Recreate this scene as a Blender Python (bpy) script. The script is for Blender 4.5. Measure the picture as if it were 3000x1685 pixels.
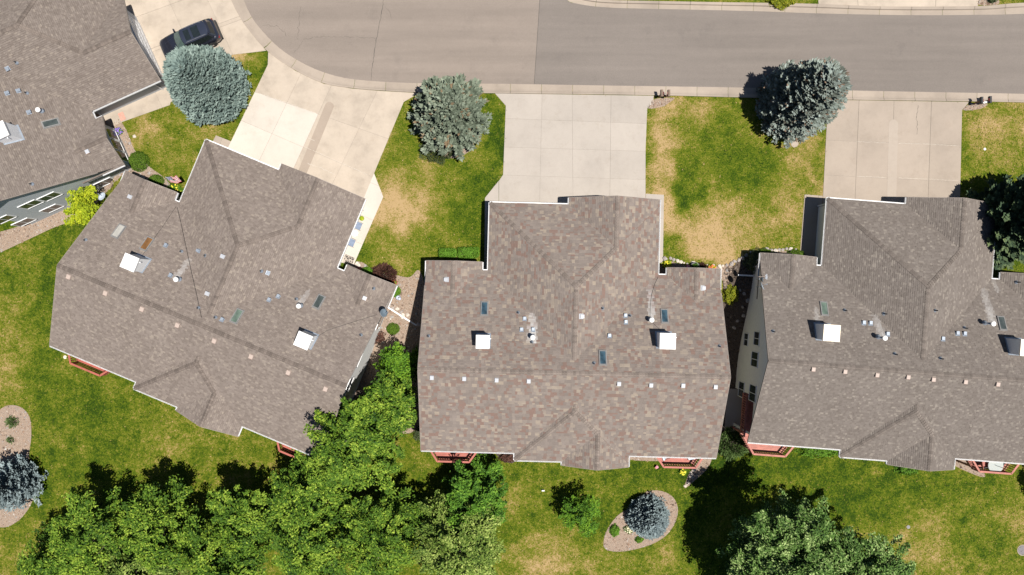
import bpy, bmesh, math, random
import numpy as np
from mathutils import Vector, Matrix
from mathutils.geometry import delaunay_2d_cdt

for o in list(bpy.data.objects):
    bpy.data.objects.remove(o, do_unlink=True)
scene = bpy.context.scene
COL = scene.collection
R = math.radians

# ------------------------------------------------------------------ camera
CAM_H = 60.0            # drone height above the street, metres
FPX = 2100.0            # focal length in pixels of the 3000 px wide photograph
cam_data = bpy.data.cameras.new('camera')
cam_data.sensor_width = 36.0
cam_data.lens = FPX / 3000.0 * 36.0
cam_data.clip_end = 2000.0
cam = bpy.data.objects.new('camera', cam_data)
cam.location = (0, 0, CAM_H)
COL.objects.link(cam)
scene.camera = cam

# ------------------------------------------------------------------ sky, sun, exposure
SUN = Vector((0.276, -0.138, 1.0)).normalized()
world = bpy.data.worlds.new('World')
scene.world = world
world.use_nodes = True
wn = world.node_tree
bg = wn.nodes['Background']
sky = wn.nodes.new('ShaderNodeTexSky')
sky.sky_type = 'NISHITA'
sky.sun_disc = False
sky.sun_elevation = math.asin(SUN.z)
sky.sun_rotation = math.atan2(SUN.x, SUN.y)
sky.altitude = 1800
wn.links.new(sky.outputs[0], bg.inputs[0])
bg.inputs[1].default_value = 0.052
sun_data = bpy.data.lights.new('sun', 'SUN')
sun_data.energy = 5.0
sun_data.angle = R(0.5)
sun_data.color = (1.0, 0.955, 0.89)
sun = bpy.data.objects.new('sun', sun_data)
sun.rotation_euler = (-SUN).to_track_quat('-Z', 'Y').to_euler()
sun.location = (20, -10, 80)
COL.objects.link(sun)
scene.view_settings.view_transform = 'Standard'
scene.view_settings.look = 'None'
scene.view_settings.exposure = 0.7
scene.view_settings.gamma = 1.0

# ------------------------------------------------------------------ helpers
rng = random.Random(7)
nrng = np.random.default_rng(7)

def smooth(a, b, x):
    t = np.clip((x - a) / (b - a), 0, 1)
    return t * t * (3 - 2 * t)

HOUSES = {  # origin of each house (middle of its main ridge) and turn
    0: (-43.49, 17.24, -65.7),
    1: (-23.35, -2.86, -22.7),
    2: (4.68, -6.45, -1.45),
    3: (31.05, -6.42, -4.4),
}
def axes(h):
    a = R(HOUSES[h][2])
    return (math.cos(a), math.sin(a)), (-math.sin(a), math.cos(a))
def to_local(h, x, y):
    u, v = axes(h)
    dx, dy = x - HOUSES[h][0], y - HOUSES[h][1]
    return dx * u[0] + dy * u[1], dx * v[0] + dy * v[1]
def to_world(h, a, b):
    u, v = axes(h)
    return HOUSES[h][0] + a * u[0] + b * v[0], HOUSES[h][1] + a * u[1] + b * v[1]

LOW = -2.4
def terrain(x, y):
    """ground height: level with the street in front, about 2.4 m lower behind the houses"""
    x = np.asarray(x, float); y = np.asarray(y, float)
    v0 = to_local(0, x, y)[1]; v1 = to_local(1, x, y)[1]
    v2 = y + 6.45 + 0.045 * x
    w = smooth(-12, -5, x)
    v = (1 - w) * np.minimum(v0 + 40 * smooth(-34, -30, x), v1) + w * v2
    return LOW * (1 - smooth(0.0, 9.0, v))

def P(px, py, z=0.0):
    k = (CAM_H - z) / FPX
    return Vector(((px - 1500) * k, (842.5 - py) * k, z))
def G(px, py, dz=0.0):
    z = 0.0
    for _ in range(10):
        p = P(px, py, z)
        z = float(terrain(p.x, p.y))
    p = P(px, py, z)
    p.z += dz
    return p
def GX(px, py):
    p = G(px, py); return (p.x, p.y)

def link(o, parent=None):
    COL.objects.link(o)
    if parent is not None:
        o.parent = parent
    return o
def tag(o, label=None, cat=None, group=None, kind=None):
    if label: o['label'] = label
    if cat: o['category'] = cat
    if group: o['group'] = group
    if kind: o['kind'] = kind
    return o
def empty(name, loc=(0, 0, 0), rz=0.0, parent=None):
    o = bpy.data.objects.new(name, None)
    o.location = loc; o.rotation_euler = (0, 0, rz)
    o.empty_display_size = 0.2
    return link(o, parent)
def mesh(name, V, F, mat, parent=None, smooth_=False, attrs=None):
    me = bpy.data.meshes.new(name)
    me.from_pydata([tuple(v) for v in V], [], [tuple(f) for f in F])
    if attrs:
        for k, vals in attrs.items():
            a = me.attributes.new(k, 'FLOAT', 'FACE')
            a.data.foreach_set('value', np.asarray(vals, np.float32))
    if mat: me.materials.append(mat)
    if smooth_: me.polygons.foreach_set('use_smooth', [True] * len(me.polygons))
    me.update()
    return link(bpy.data.objects.new(name, me), parent)
def npmesh(name, V, n, mat, parent=None, tone=None):
    """V: (faces*n,3) array of unshared corners"""
    V = np.asarray(V, np.float32).reshape(-1, 3)
    nf = len(V) // n
    me = bpy.data.meshes.new(name)
    me.vertices.add(len(V)); me.vertices.foreach_set('co', V.ravel())
    me.loops.add(len(V)); me.loops.foreach_set('vertex_index', np.arange(len(V), dtype=np.int32))
    me.polygons.add(nf)
    me.polygons.foreach_set('loop_start', np.arange(0, nf * n, n, dtype=np.int32))
    me.polygons.foreach_set('loop_total', np.full(nf, n, np.int32))
    if tone is not None:
        a = me.attributes.new('tone', 'FLOAT', 'FACE')
        a.data.foreach_set('value', np.asarray(tone, np.float32))
    me.materials.append(mat)
    me.update(calc_edges=True)
    return link(bpy.data.objects.new(name, me), parent)

BOXF = [(0, 3, 2, 1), (4, 5, 6, 7), (0, 1, 5, 4), (1, 2, 6, 5), (2, 3, 7, 6), (3, 0, 4, 7)]
class MB:
    """collects boxes, bars, prisms and lathes, then links them as one mesh object"""
    def __init__(s): s.V = []; s.F = []
    def add(s, V, F):
        n = len(s.V); s.V += [tuple(v) for v in V]; s.F += [tuple(i + n for i in f) for f in F]; return s
    def box(s, x0, x1, y0, y1, z0, z1):
        return s.add([(x0, y0, z0), (x1, y0, z0), (x1, y1, z0), (x0, y1, z0), (x0, y0, z1), (x1, y0, z1), (x1, y1, z1), (x0, y1, z1)], BOXF)
    def hexa(s, bottom, top):
        return s.add(list(bottom) + list(top), BOXF)
    def bar(s, a, b, w, h=None, up=(0, 0, 1)):
        a = Vector(a); b = Vector(b); h = h or w
        d = (b - a).normalized(); upv = Vector(up)
        if abs(d.dot(upv)) > .98: upv = Vector((1, 0, 0))
        sx = d.cross(upv).normalized() * (w / 2); sy = sx.cross(d).normalized() * (h / 2)
        return s.hexa([a - sx - sy, a + sx - sy, b + sx - sy, b - sx - sy], [a - sx + sy, a + sx + sy, b + sx + sy, b - sx + sy])
    def tube(s, pts, rad, n=6):
        pts = [Vector(p) for p in pts]
        rs = rad if isinstance(rad, (list, tuple)) else [rad] * len(pts)
        rings = []
        for i, p in enumerate(pts):
            d = (pts[min(i + 1, len(pts) - 1)] - pts[max(i - 1, 0)]).normalized()
            up = Vector((0, 0, 1)) if abs(d.z) < .95 else Vector((1, 0, 0))
            a = d.cross(up).normalized(); b = a.cross(d).normalized()
            rings.append([p + (a * math.cos(2 * math.pi * k / n) + b * math.sin(2 * math.pi * k / n)) * rs[i] for k in range(n)])
        V = [v for r in rings for v in r]; F = []
        for i in range(len(pts) - 1):
            for k in range(n):
                k2 = (k + 1) % n
                F.append((i * n + k, i * n + k2, (i + 1) * n + k2, (i + 1) * n + k))
        F.append(tuple(range(n))[::-1]); F.append(tuple((len(pts) - 1) * n + k for k in range(n)))
        return s.add(V, F)
    def lathe(s, prof, n=16, c=(0, 0, 0)):
        V = []; F = []
        for r, z in prof:
            for k in range(n):
                a = 2 * math.pi * k / n
                V.append((c[0] + r * math.cos(a), c[1] + r * math.sin(a), c[2] + z))
        for i in range(len(prof) - 1):
            for k in range(n):
                k2 = (k + 1) % n
                F.append((i * n + k, i * n + k2, (i + 1) * n + k2, (i + 1) * n + k))
        F.append(tuple(range(n))[::-1]); F.append(tuple((len(prof) - 1) * n + k for k in range(n)))
        return s.add(V, F)
    def prism(s, poly, z0, z1):
        n = len(poly)
        V = [(p[0], p[1], z0) for p in poly] + [(p[0], p[1], z1) for p in poly]
        F = [tuple(range(n))[::-1], tuple(range(n, 2 * n))] + [(i, (i + 1) % n, n + (i + 1) % n, n + i) for i in range(n)]
        return s.add(V, F)
    def build(s, name, mat, parent=None, smooth_=False):
        return mesh(name, s.V, s.F, mat, parent, smooth_)
def box(name, mat, parent, *a): return MB().box(*a).build(name, mat, parent)

# polygons in the plane
def area(poly):
    return .5 * sum(poly[i][0] * poly[(i + 1) % len(poly)][1] - poly[(i + 1) % len(poly)][0] * poly[i][1] for i in range(len(poly)))
def ccw(poly): return list(poly) if area(poly) > 0 else list(poly)[::-1]
def clip(poly, a, b, c):
    """keep a*x+b*y+c >= 0"""
    out = []
    n = len(poly)
    for i in range(n):
        p, q = poly[i], poly[(i + 1) % n]
        dp = a * p[0] + b * p[1] + c; dq = a * q[0] + b * q[1] + c
        if dp >= 0: out.append(p)
        if (dp > 0 and dq < 0) or (dp < 0 and dq > 0):
            t = dp / (dp - dq)
            out.append((p[0] + t * (q[0] - p[0]), p[1] + t * (q[1] - p[1])))
    return out
def inside(poly, x, y):
    r = False; n = len(poly)
    for i in range(n):
        x1, y1 = poly[i]; x2, y2 = poly[(i + 1) % n]
        if (y1 > y) != (y2 > y) and x < (x2 - x1) * (y - y1) / (y2 - y1) + x1: r = not r
    return r
def inside_np(poly, X, Y):
    r = np.zeros(X.shape, bool); n = len(poly)
    for i in range(n):
        x1, y1 = poly[i]; x2, y2 = poly[(i + 1) % n]
        if y1 == y2: continue
        c = ((y1 > Y) != (y2 > Y)) & (X < (x2 - x1) * (Y - y1) / (y2 - y1) + x1)
        r ^= c
    return r
def spline(pts, per=6, closed=True):
    out = []; n = len(pts)
    rngi = range(n) if closed else range(n - 1)
    for i in rngi:
        g = lambda k: pts[k % n] if closed else pts[min(max(k, 0), n - 1)]
        p0, p1, p2, p3 = g(i - 1), g(i), g(i + 1), g(i + 2)
        for k in range(per):
            t = k / per
            out.append(tuple(.5 * (2 * p1[j] + (p2[j] - p0[j]) * t + (2 * p0[j] - 5 * p1[j] + 4 * p2[j] - p3[j]) * t * t + (3 * p1[j] - p0[j] - 3 * p2[j] + p3[j]) * t ** 3) for j in (0, 1)))
    if not closed: out.append(tuple(pts[-1]))
    return out
def densify(poly, d):
    out = []
    for i in range(len(poly)):
        p, q = poly[i], poly[(i + 1) % len(poly)]
        n = max(1, int(math.hypot(q[0] - p[0], q[1] - p[1]) / d))
        out += [(p[0] + (q[0] - p[0]) * k / n, p[1] + (q[1] - p[1]) * k / n) for k in range(n)]
    return out
def sheet(name, poly, mat, dz, step=0.6, parent=None, lift=None):
    """a sheet laid on the ground, dz above it"""
    poly = densify(ccw(poly), step)
    xs = [p[0] for p in poly]; ys = [p[1] for p in poly]
    gx, gy = np.meshgrid(np.arange(min(xs) + step / 2, max(xs), step), np.arange(min(ys) + step / 2, max(ys), step))
    m = inside_np(poly, gx, gy)
    pts = poly + list(zip(gx[m].tolist(), gy[m].tolist()))
    n = len(poly)
    V, _, F, *_ = delaunay_2d_cdt([Vector(p) for p in pts], [(i, (i + 1) % n) for i in range(n)], [], 1, 1e-5)
    A = np.array([tuple(v) for v in V])
    Z = terrain(A[:, 0], A[:, 1]) + dz
    if lift is not None: Z = Z + lift(A[:, 0], A[:, 1])
    return mesh(name, np.column_stack([A, Z]), F, mat, parent)

# ------------------------------------------------------------------ materials
def newmat(name):
    m = bpy.data.materials.new(name); m.use_nodes = True
    nt = m.node_tree
    return m, nt, nt.nodes['Principled BSDF']
def N(nt, kind, **kw):
    n = nt.nodes.new(kind)
    for k, v in kw.items():
        if k in n.inputs.keys() if isinstance(k, str) else False: n.inputs[k].default_value = v
        else: setattr(n, k, v)
    return n
def noise(nt, scale, detail=4, rough=.6, coord='Object', vec=None):
    t = nt.nodes.new('ShaderNodeTexNoise')
    t.inputs['Scale'].default_value = scale; t.inputs['Detail'].default_value = detail; t.inputs['Roughness'].default_value = rough
    if vec is None:
        c = nt.nodes.new('ShaderNodeTexCoord'); vec = c.outputs[coord]
    nt.links.new(vec, t.inputs['Vector'])
    return t.outputs['Fac']
def ramp(nt, fac, stops, interp='LINEAR'):
    r = nt.nodes.new('ShaderNodeValToRGB'); r.color_ramp.interpolation = interp
    e = r.color_ramp.elements
    while len(e) < len(stops): e.new(.5)
    for i, (p, c) in enumerate(stops):
        e[i].position = p; e[i].color = (*c, 1) if len(c) == 3 else c
    nt.links.new(fac, r.inputs[0])
    return r.outputs[0]
def mixc(nt, fac, a, b, mode='MIX'):
    m = nt.nodes.new('ShaderNodeMix'); m.data_type = 'RGBA'; m.blend_type = mode
    for s, v in ((0, fac), (6, a), (7, b)):
        if isinstance(v, (int, float)): m.inputs[s].default_value = v
        elif isinstance(v, tuple): m.inputs[s].default_value = (*v, 1) if len(v) == 3 else v
        else: nt.links.new(v, m.inputs[s])
    return m.outputs[2]
def math_(nt, op, a, b=None, c=None, clampit=False):
    m = nt.nodes.new('ShaderNodeMath'); m.operation = op; m.use_clamp = clampit
    for i, v in enumerate((a, b, c)):
        if v is None: continue
        if isinstance(v, (int, float)): m.inputs[i].default_value = v
        else: nt.links.new(v, m.inputs[i])
    return m.outputs[0]
def attr(nt, name):
    a = nt.nodes.new('ShaderNodeAttribute'); a.attribute_name = name
    return a.outputs['Fac']
def bump(nt, bsdf, h, strength=.3, dist=.02):
    b = nt.nodes.new('ShaderNodeBump'); b.inputs['Strength'].default_value = strength; b.inputs['Distance'].default_value = dist
    nt.links.new(h, b.inputs['Height']); nt.links.new(b.outputs[0], bsdf.inputs['Normal'])
def simple(name, col, rough=.6, metal=0.0, var=.12, scale=6.0, spec=.4, coat=0.0):
    m, nt, b = newmat(name)
    f = noise(nt, scale, 5)
    lo = tuple(max(0, c * (1 - var * 1.6)) for c in col); hi = tuple(min(1, c * (1 + var * 1.6)) for c in col)
    nt.links.new(ramp(nt, f, [(.25, lo), (.75, hi)]), b.inputs['Base Color'])
    b.inputs['Roughness'].default_value = rough; b.inputs['Metallic'].default_value = metal
    b.inputs['Specular IOR Level'].default_value = spec
    b.inputs['Coat Weight'].default_value = coat
    return m
def objvar(nt, col, amount):
    """vary a colour by the object's own random number"""
    oi = nt.nodes.new('ShaderNodeObjectInfo')
    h = nt.nodes.new('ShaderNodeHueSaturation')
    nt.links.new(math_(nt, 'MULTIPLY_ADD', oi.outputs['Random'], amount * 2, 1 - amount), h.inputs['Value'])
    nt.links.new(col, h.inputs['Color'])
    return h.outputs[0]

def concrete(name, col, stain=.25, big=.35):
    m, nt, b = newmat(name)
    f1 = noise(nt, big, 5, .62); f2 = noise(nt, 2.2, 6, .7); f3 = noise(nt, 45, 3, .7)
    c = ramp(nt, f1, [(.3, tuple(x * (1 - stain) for x in col)), (.5, col), (.72, tuple(min(.9, x * (1 + stain * .6)) for x in col))])
    c = mixc(nt, math_(nt, 'MULTIPLY', ramp(nt, f2, [(.5, (0, 0, 0)), (.8, (1, 1, 1))]), .3), c, tuple(x * .72 for x in col))
    c = mixc(nt, .22, c, ramp(nt, f3, [(.3, tuple(x * .7 for x in col)), (.7, tuple(min(1, x * 1.2) for x in col))]))
    f6 = noise(nt, .9, 6, .75); c = mixc(nt, .4, c, ramp(nt, f6, [(.54, (1, 1, 1)), (.7, (.80, .77, .73))]), 'MULTIPLY')
    nt.links.new(objvar(nt, c, .05), b.inputs['Base Color'])
    b.inputs['Roughness'].default_value = .9; b.inputs['Specular IOR Level'].default_value = .2
    bump(nt, b, f3, .25, .01)
    return m
def asphalt(name, col):
    m, nt, b = newmat(name)
    f1 = noise(nt, .12, 4, .6); f2 = noise(nt, 1.1, 5, .65); f3 = noise(nt, 16, 2, .8); f4 = noise(nt, 60, 2, .8)
    c = ramp(nt, f1, [(.3, tuple(x * .86 for x in col)), (.7, tuple(x * 1.1 for x in col))])
    c = mixc(nt, .25, c, ramp(nt, f2, [(.3, tuple(x * .75 for x in col)), (.7, tuple(x * 1.25 for x in col))]))
    c = mixc(nt, .45, c, ramp(nt, f3, [(.3, tuple(x * .72 for x in col)), (.7, tuple(x * 1.3 for x in col))]))
    c = mixc(nt, .3, c, ramp(nt, f4, [(.3, tuple(x * .6 for x in col)), (.7, tuple(x * 1.4 for x in col))]))
    mp = nt.nodes.new('ShaderNodeMapping'); mp.inputs['Scale'].default_value = (.05, .85, 1)
    tc = nt.nodes.new('ShaderNodeTexCoord'); nt.links.new(tc.outputs['Object'], mp.inputs['Vector'])
    f5 = noise(nt, 1.0, 4, .6, vec=mp.outputs[0]); f6 = noise(nt, .45, 5, .7)
    c = mixc(nt, .5, c, ramp(nt, f5, [(.32, (.80, .80, .80)), (.68, (1.14, 1.13, 1.12))]), 'MULTIPLY')
    c = mixc(nt, .45, c, ramp(nt, f6, [(.56, (1, 1, 1)), (.74, (.72, .73, .75))]), 'MULTIPLY')
    nt.links.new(c, b.inputs['Base Color'])
    b.inputs['Roughness'].default_value = .92; b.inputs['Specular IOR Level'].default_value = .15
    bump(nt, b, f4, .5, .01)
    return m
def toned(name, stops, rough=.9, extra=.25, scale=30, interp='LINEAR', spec=.15, trans=0.0):
    """colour picked per face by the attribute tone"""
    m, nt, b = newmat(name)
    c = ramp(nt, attr(nt, 'tone'), stops, interp)
    f = noise(nt, scale, 3, .7)
    c = mixc(nt, extra, c, ramp(nt, f, [(.3, (.35, .35, .35)), (.7, (1.0, 1.0, 1.0))]), 'MULTIPLY') if extra else c
    nt.links.new(c, b.inputs['Base Color'])
    b.inputs['Roughness'].default_value = rough; b.inputs['Specular IOR Level'].default_value = spec
    if trans:
        t = nt.nodes.new('ShaderNodeBsdfTranslucent'); mx = nt.nodes.new('ShaderNodeMixShader')
        g = mixc(nt, .5, c, (.9, 1.0, .25), 'MULTIPLY')
        nt.links.new(c, t.inputs[0]); mx.inputs[0].default_value = trans
        nt.links.new(b.outputs[0], mx.inputs[1]); nt.links.new(t.outputs[0], mx.inputs[2])
        nt.links.new(mx.outputs[0], nt.nodes['Material Output'].inputs[0])
    return m
def shingle(name, stops):
    m, nt, b = newmat(name)
    c = ramp(nt, attr(nt, 'tone'), stops, 'LINEAR')
    f = noise(nt, 22, 3, .75); g = noise(nt, .5, 4, .6)
    c = mixc(nt, .35, c, ramp(nt, f, [(.3, (.6, .6, .6)), (.7, (1.3, 1.3, 1.3))]), 'MULTIPLY')
    c = mixc(nt, .3, c, ramp(nt, g, [(.3, (.8, .78, .76)), (.7, (1.1, 1.1, 1.1))]), 'MULTIPLY')
    c = mixc(nt, math_(nt, 'MULTIPLY', attr(nt, 'stain'), .75), c, (.36, .35, .34))
    nt.links.new(c, b.inputs['Base Color'])
    b.inputs['Roughness'].default_value = .93; b.inputs['Specular IOR Level'].default_value = .12
    return m

M = {}
GRASS_RAMP = [(.0, (.014, .033, .002)), (.25, (.043, .071, .003)), (.5, (.096, .110, .008)), (.75, (.192, .147, .042)), (1.0, (.305, .212, .105))]
def grass_mat():
    m, nt, b = newmat('lawn grass')
    d = attr(nt, 'dry')
    for sc, det, ro, am in ((.25, 4, .6, .25), (.9, 5, .65, .7), (3.0, 4, .7, 1.0), (9, 3, .75, 1.5)):
        nz = noise(nt, sc, det, ro)
        d = math_(nt, 'ADD', d, math_(nt, 'MULTIPLY', math_(nt, 'SUBTRACT', nz, .5), am), clampit=(sc == 9))
    nt.links.new(ramp(nt, d, GRASS_RAMP), b.inputs['Base Color'])
    b.inputs['Roughness'].default_value = .95; b.inputs['Specular IOR Level'].default_value = .1
    bump(nt, b, nz, .9, .06)
    return m
M['grass'] = grass_mat()
M['asphalt_a'] = asphalt('weathered tan asphalt', (.188, .158, .135))
M['asphalt_b'] = asphalt('grey asphalt', (.152, .132, .117))
M['crack'] = simple('crack filler', (.05, .045, .04), .9)
M['curb'] = concrete('gutter concrete', (.275, .23, .188), .2)
M['slab_new'] = concrete('new pale concrete', (.43, .387, .335), .12)
M['slab_tan'] = concrete('old tan concrete', (.345, .292, .236), .25, .6)
M['slab_grey'] = concrete('light grey concrete', (.305, .272, .238), .12)
M['slab_brown'] = concrete('brownish concrete', (.275, .23, .188), .15)
M['patch_dark'] = concrete('dull patch concrete', (.275, .225, .18), .1)
M['patch_pale'] = concrete('pale patch concrete', (.30, .255, .212), .08)
M['joint'] = simple('joint sand', (.17, .14, .11), .95)
M['joint_pale'] = simple('pale joint', (.24, .21, .18), .95)
M['gravel_base'] = simple('gravel fines', (.22, .165, .125), .95, var=.4, scale=18)
M['gravel_dark'] = simple('dark mulch', (.06, .045, .035), .95, var=.45, scale=14)
M['pebble'] = toned('river pebbles', [(0, (.09, .075, .065)), (.3, (.27, .18, .13)), (.6, (.40, .31, .235)), (.85, (.29, .28, .27)), (1, (.58, .54, .48))], .85)
M['mulch'] = toned('bark and dark stones', [(0, (.025, .018, .014)), (.5, (.085, .06, .045)), (.8, (.13, .10, .08)), (1, (.28, .25, .22))], .9)
M['rock'] = simple('garden stone', (.27, .24, .22), .9, var=.35, scale=5)
M['rock_pale'] = simple('pale garden stone', (.45, .40, .34), .9, var=.25, scale=5)
M['white'] = simple('white aluminium', (.62, .62, .62), .5, var=.05)
M['rake'] = simple('brown drip edge', (.20, .17, .15), .6)
M['white_paint'] = simple('white paint', (.70, .70, .70), .55, var=.05)
M['chim_cap'] = simple('white sheet metal', (.66, .65, .63), .45, var=.12, scale=2.5)
M['chim_cap3'] = simple('cream sheet metal', (.72, .62, .48), .45, var=.05)
M['glass'] = simple('window glass', (.03, .035, .04), .06, spec=.8, var=.3)
M['sky_glass_blue'] = simple('blue skylight glass', (.035, .065, .085), .07, spec=.9, var=.5, scale=2)
M['sky_glass_dark'] = simple('dark skylight glass', (.05, .06, .055), .07, spec=.9, var=.3, scale=2)
M['sky_glass_green'] = simple('green skylight glass', (.10, .135, .105), .07, spec=.9, var=.3, scale=2)
M['sky_glass_brown'] = simple('brown shaded skylight', (.15, .075, .028), .2, var=.25, scale=2)
M['sky_glass_white'] = simple('white shaded skylight', (.31, .30, .27), .15, var=.1, scale=2)
M['sky_frame'] = simple('grey skylight frame', (.17, .165, .16), .4, var=.1)
M['metal'] = simple('galvanised metal', (.21, .24, .28), .5, .3, var=.15)
M['darkpipe'] = simple('dark vent pipe', (.03, .03, .032), .5)
M['vent_tan'] = simple('tan vent box', (.34, .27, .23), .6, var=.1)
M['vent_white'] = simple('white vent box', (.33, .34, .36), .5, var=.06)
M['vent_red'] = simple('faded red vent face', (.25, .11, .085), .6)
M['vent_orange'] = simple('orange vent sides', (.42, .22, .12), .6)
M['cable_or_valley_shade'] = simple('black cable or valley shade', (.02, .02, .02), .5)
M['deckred'] = simple('red stained deck wood', (.28, .075, .052), .6, var=.18, scale=3)
M['deckpink'] = simple('faded red deck boards', (.32, .12, .092), .7, var=.2, scale=3)
M['post'] = simple('brown post', (.16, .08, .05), .7)
SH = {
    0: shingle('brown grey shingles', [(0, (0.126, 0.104, 0.090)), (.5, (0.149, 0.125, 0.109)), (.82, (0.162, 0.136, 0.119)), (1, (0.195, 0.165, 0.139))]),
    1: shingle('taupe shingles', [(0, (0.136, 0.112, 0.097)), (.5, (0.163, 0.135, 0.118)), (.82, (0.177, 0.148, 0.129)), (1, (0.213, 0.180, 0.151))]),
    2: shingle('red brown and tan blend shingles', [(0, (0.159, 0.107, 0.089)), (.14, (0.156, 0.112, 0.094)), (.24, (0.146, 0.123, 0.109)), (.7, (0.176, 0.148, 0.130)), (.84, (0.189, 0.158, 0.134)), (1, (0.232, 0.193, 0.155))]),
    3: shingle('grey brown shingles', [(0, (0.117, 0.100, 0.088)), (.6, (0.138, 0.119, 0.106)), (.86, (0.147, 0.128, 0.113)), (1, (0.193, 0.169, 0.146))]),
}
WALL = {
    0: simple('blue grey siding', (.37, .39, .41), .7, var=.06),
    1: simple('white siding', (.60, .60, .59), .7, var=.05),
    2: simple('beige siding', (.42, .39, .35), .7, var=.05),
    3: simple('light grey siding', (.64, .63, .60), .7, var=.05),
}
# ------------------------------------------------------------------ ground
DRY = [  # px, py, rx, ry, amount (+ dry, - lush)
    (1950, 480, 42, 130, .5), (1935, 600, 50, 50, .42), (2035, 690, 90, 75, .46), (2120, 730, 80, 40, .42), (2000, 310, 90, 28, .30), (2110, 610, 70, 70, .28), (2060, 330, 80, 40, .12),
    (2330, 415, 45, 45, .38), (2320, 640, 65, 75, .45), (2385, 520, 22, 130, .3), (2130, 430, 110, 110, -.10), (2010, 575, 28, 60, -.45), (1960, 720, 30, 30, -.42), (2240, 520, 50, 100, -.08), (2180, 660, 50, 60, .1),
    (1185, 620, 65, 42, .46), (1120, 640, 40, 45, .38), (1230, 560, 55, 60, .3), (1150, 540, 40, 40, .22), (1180, 700, 60, 50, .14), (1455, 420, 28, 130, -.38), (1400, 590, 55, 90, -.24), (1270, 440, 40, 40, -.1), (1200, 760, 80, 30, .16), (1340, 740, 60, 20, .2), (1290, 640, 60, 60, .06),
    (670, 185, 40, 40, .55), (770, 160, 20, 40, -.3), (590, 400, 60, 60, -.1), (470, 380, 60, 50, .2), (420, 400, 40, 40, .22), (640, 380, 60, 25, .2), (500, 520, 60, 30, -.1),
    (2890, 350, 55, 65, .35), (2970, 420, 70, 70, .22), (2990, 330, 60, 40, .32), (2840, 420, 16, 80, -.2), (2910, 470, 60, 40, .12),
    (30, 1080, 80, 70, .26), (60, 950, 60, 90, .14), (160, 800, 70, 100, -.12), (130, 1050, 30, 160, -.15), (250, 1250, 130, 90, -.1), (150, 1200, 50, 100, .1), (420, 1200, 160, 90, .0), (600, 1270, 160, 70, .1), (480, 1330, 60, 60, .15), (40, 1640, 120, 60, .15),
    (1610, 1600, 80, 60, .26), (1560, 1660, 140, 40, .2), (1850, 1650, 130, 50, .18), (1700, 1660, 100, 40, .12), (1960, 1610, 70, 40, .2), (1500, 1460, 90, 60, .1), (2060, 1480, 70, 110, -.2), (1900, 1400, 100, 30, -.12), (1440, 1400, 60, 70, -.06), (2100, 1390, 60, 60, -.25),
    (2850, 1650, 150, 50, .22), (2740, 1580, 110, 70, .1), (2700, 1660, 80, 60, .16), (2990, 1560, 50, 60, .3), (2910, 1610, 60, 45, -.35), (2500, 1400, 300, 50, -.12), (2300, 1360, 120, 40, -.2), (2500, 1490, 100, 40, -.12), (2700, 1480, 120, 50, .08), (2550, 1560, 90, 40, .08), (2900, 1440, 100, 40, -.05),
]
def vnoise(x, y, s, seed):
    r = np.random.default_rng(seed).random((512, 512))
    u = x / s + 1000; v = y / s + 1000
    i = np.floor(u).astype(int); j = np.floor(v).astype(int); fu = u - i; fv = v - j
    fu = fu * fu * (3 - 2 * fu); fv = fv * fv * (3 - 2 * fv)
    g = lambda a, b: r[a % 512, b % 512]
    return (g(i, j) * (1 - fu) + g(i + 1, j) * fu) * (1 - fv) + (g(i, j + 1) * (1 - fu) + g(i + 1, j + 1) * fu) * fv
def dryness(x, y):
    d = .35 + .07 * smooth(-2, 6, y)
    z = terrain(x, y)
    k = FPX / (CAM_H - z)
    px = 1500 + x * k + 60 * (vnoise(x, y, 1.6, 1) - .5) + 36 * (vnoise(x, y, .7, 2) - .5)
    py = 842.5 - y * k + 60 * (vnoise(x, y, 1.6, 3) - .5) + 36 * (vnoise(x, y, .7, 4) - .5)
    d += .20 * (vnoise(x, y, 2.6, 5) - .5) + .18 * (vnoise(x, y, 1.1, 6) - .5) + .16 * (vnoise(x, y, .5, 8) - .5)
    for cx, cy, rx, ry, a in DRY:
        d += a * np.exp(-((px - cx) / rx) ** 2 * .8 - ((py - cy) / ry) ** 2 * .8)
    # mower and sprinkler streaks, scattered dark clumps in the back lawn
    r = np.random.default_rng(3)
    for _ in range(160):
        cx, cy = r.uniform(-45, 45), r.uniform(-27, 27); s = r.uniform(.15, .5)
        d += r.choice([-.3, -.22, .16]) * np.exp(-((x - cx) ** 2 + (y - cy) ** 2) / s ** 2)
    d += (d - .4) * .6 * (vnoise(x, y, .9, 7) - .5)
    return np.clip(d, .02, .98)
def ground():
    def ticks(lim, far, step):
        a = list(np.arange(-lim, lim + 1e-6, step)); o = [lim + 3, lim + 8, lim + 20, lim + 50, far]
        return np.array([-v for v in o[::-1]] + a + o)
    xs = ticks(48, 320, .3); ys = ticks(32, 320, .3)
    X, Y = np.meshgrid(xs, ys)
    Z = terrain(X, Y)
    nx, ny = len(xs), len(ys)
    V = np.column_stack([X.ravel(), Y.ravel(), Z.ravel()])
    i = np.arange(nx * ny).reshape(ny, nx)
    F = np.column_stack([i[:-1, :-1].ravel(), i[:-1, 1:].ravel(), i[1:, 1:].ravel(), i[1:, :-1].ravel()])
    o = mesh('ground', V, F.tolist(), M['grass'])
    a = o.data.attributes.new('dry', 'FLOAT', 'POINT')
    a.data.foreach_set('value', dryness(X.ravel(), Y.ravel()).astype(np.float32))
    tag(o, 'green mown lawn with dry tan patches around the houses', kind='structure')
ground()

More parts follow.
